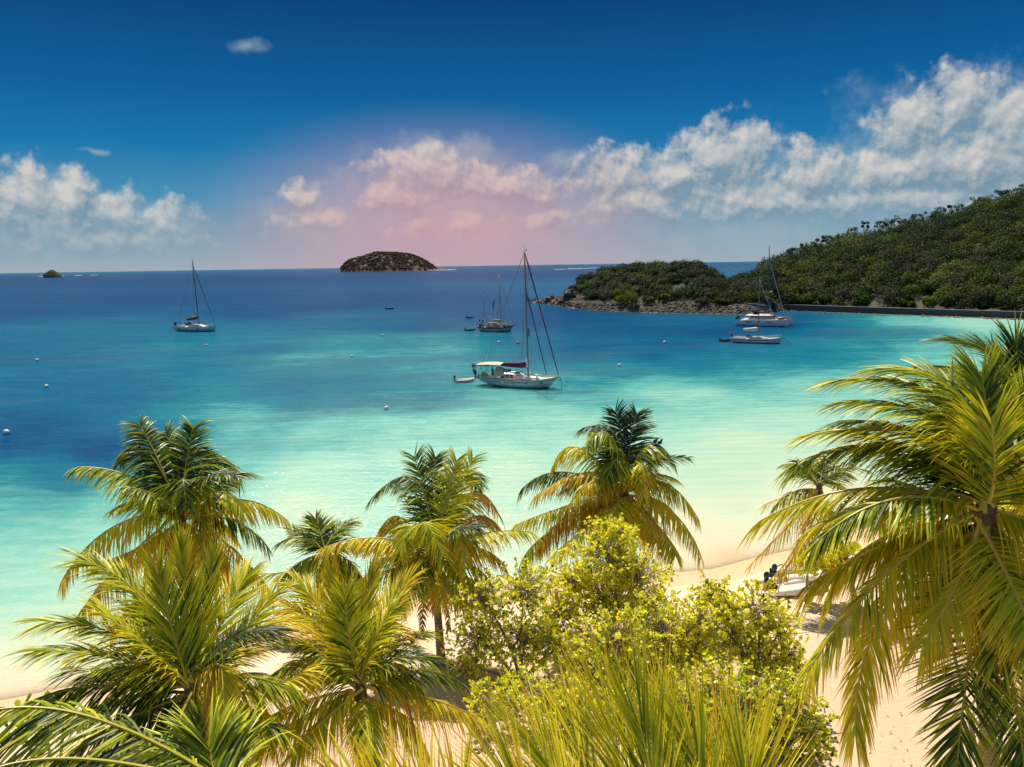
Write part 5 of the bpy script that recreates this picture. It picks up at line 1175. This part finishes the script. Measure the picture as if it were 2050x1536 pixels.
def dinghy(label, cx, cy, heading, L=2.9, mat='rubber_grey', motor='black_plastic', z=0.0, floor='rubber_pale', loc=None, group='small dinghies', tilt=0.0):
    t = place(label, cx, cy, heading, cat='dinghy', name='dinghy', group=group)
    if loc is not None: t.location = loc
    t.rotation_euler[1] = tilt
    w = L * .24; r = L * .075
    one('tube', lambda b: b.tube([(-L * .5, -w, r), (-L * .1, -w, r), (L * .25, -w * .9, r * 1.2), (L * .44, -w * .45, r * 1.7), (L * .5, 0, r * 1.9), (L * .44, w * .45, r * 1.7), (L * .25, w * .9, r * 1.2), (-L * .1, w, r), (-L * .5, w, r)],
        [r * .5] + [r] * 7 + [r * .5], 8), mat, t, True)
    one('floor', lambda b: b.box((-.02 * L, 0, r * .6), (L * .8, w * 1.8, .06)), floor, t)
    one('transom', lambda b: b.box((-L * .42, 0, r * 1.5), (.06, w * 1.8, r * 2.2)), 'rubber_dark', t)
    if motor:
        m_ = MB(); m_.ellipsoid((-L * .5, 0, r * 3.9), (.17, .14, .22), nu=9, nv=6); m_.tube([(-L * .5, 0, r * 3), (-L * .52, 0, r * .2)], [.1, .07], 6); m_.tube([(-L * .47, 0, r * 4.0), (-L * .32, .05, r * 4.3)], .03, 5)
        m_.build('outboard_motor', motor, t, True)
    return t
dinghy('grey inflatable dinghy tied behind the largest yacht', 929, 765, rad(8), 3.0, 'rubber_pale')
dinghy('dark blue dinghy trailing behind the weathered ketch', 941, 662.5, rad(-10), 2.9, 'rubber_dark', floor='rubber_dark')
dinghy('black dinghy floating alone beyond the ketch', 941, 637, rad(-5), 2.6, 'rubber_dark', floor='rubber_dark')
dinghy('dark dinghy with pale rim behind the small blue hooded yacht', 1452, 683.5, rad(5), 2.7, 'rubber_dark', floor='white_canvas')
def beached(label, px, py, h, L):
    q = on_z(px, py, 0.3); dinghy(label, px, py, h, L, 'buoy_white', loc=(q[0], q[1], ground_z(q[0], q[1]) + .02), group='dinghies pulled up on the beach', motor='black_plastic')
beached('white dinghy beached on the sand, lower of the two', 1589, 1196, rad(10), 3.2)
beached('white dinghy beached on the sand, upper of the two nearer the water', 1597, 1172, rad(20), 3.2)
def skiff():
    t = place('small green open boat moored alone beyond the buoys', 780, 619, rad(-8), cat='rowing boat', name='open_boat')
    make_hull(t, 4.2, 1.5, (.55, .48, .75), .2, top='green_paint', bow_over=.4, stern_over=.2, tr=.7, rail='red_plastic', deckmat='green_paint', boot=.05)
    for x in (-.9, .4): one('thwart', lambda b: b.box((x, 0, .52), (.3, 1.3, .08)), 'cream_canvas', t)
    one('bow_locker', lambda b: b.box((1.5, 0, .72), (.7, .6, .18), taper=(.8, .6)), 'cream_canvas', t)
    one('engine_cover', lambda b: b.box((-1.7, 0, .72), (.4, .5, .35), taper=(.8, .8)), 'red_plastic', t)
skiff()

def buoy(px, py, r, label, mat='buoy_white'):
    p = on_z(px, py); t = empty('mooring_buoy', (p[0], p[1], 0), 0, label, 'buoy', 'mooring buoys floating in the bay')
    one('float', lambda b: b.ellipsoid((0, 0, r * .55), (r, r, r), nu=14, nv=9), mat, t, True)
    one('mooring_eye', lambda b: b.tube([(0, 0, r * 1.5), (0, 0, r * 1.75)], .05, 6), 'steel', t)
    one('waterline_band', lambda b: b.tube([(r * 1.0 * math.cos(a), r * 1.0 * math.sin(a), .06) for a in np.linspace(0, 6.283, 15)], r * .12, 5, cap=False), 'navy_paint', t)
for a in [(774, 820, .30, 'white buoy below and left of the largest yacht, nearest the palms'), (704, 715, .30, 'white buoy on the pale turquoise patch left of the grey dinghy'), (766, 673, .32, 'white buoy left of the ketch, above the turquoise patch'),
          (998, 687, .34, 'white buoy between the ketch and the largest yacht'), (1240, 733, .30, 'white buoy right of the bow of the largest yacht'), (1330, 687, .34, 'white buoy midway between the headland and the small blue hooded yacht'),
          (413, 693, .32, 'white buoy just below the lone left yacht'), (74, 723, .33, 'white buoy near the left edge, farther of the upper pair'), (93, 776, .32, 'white buoy near the left edge, nearer of the upper pair'), (13, 869, .34, 'white buoy at the very left edge on dark blue water')]:
    buoy(*a)
buoy(1037, 688, .34, 'yellow buoy seen beside the mast of the largest yacht', 'yellow_plastic')

# birds on the right hand frond of the golden palm
for px, py, lb in ((1312, 883, 'black bird perched on the golden palm frond, left of the two'), (1321, 886, 'black bird perched on the golden palm frond, right of the two')):
    p = at_slant(px, py, 39.1)
    b = MB(); b.ellipsoid((0, 0, .0), (.13, .07, .09), nu=10, nv=7); b.ellipsoid((.11, 0, .11), (.055, .05, .055), nu=8, nv=6); b.tube([(.05, 0, .04), (.11, 0, .1)], [.065, .05], 7)
    b.tube([(-.1, 0, -.02), (-.3, 0, -.08)], [.05, .03], 5, flat=.3); b.tube([(.15, 0, .11), (.21, 0, .1)], [.018, .004], 5)
    for k in (-.03, .03): b.tube([(0, k, -.07), (.01, k, -.17)], .01, 4)
    o = b.build('bird', 'bird_black', None, True); o.location = tuple(p); o.rotation_euler = (0, 0, rad(30)); tag(o, lb, 'bird', 'birds perched on a palm frond')
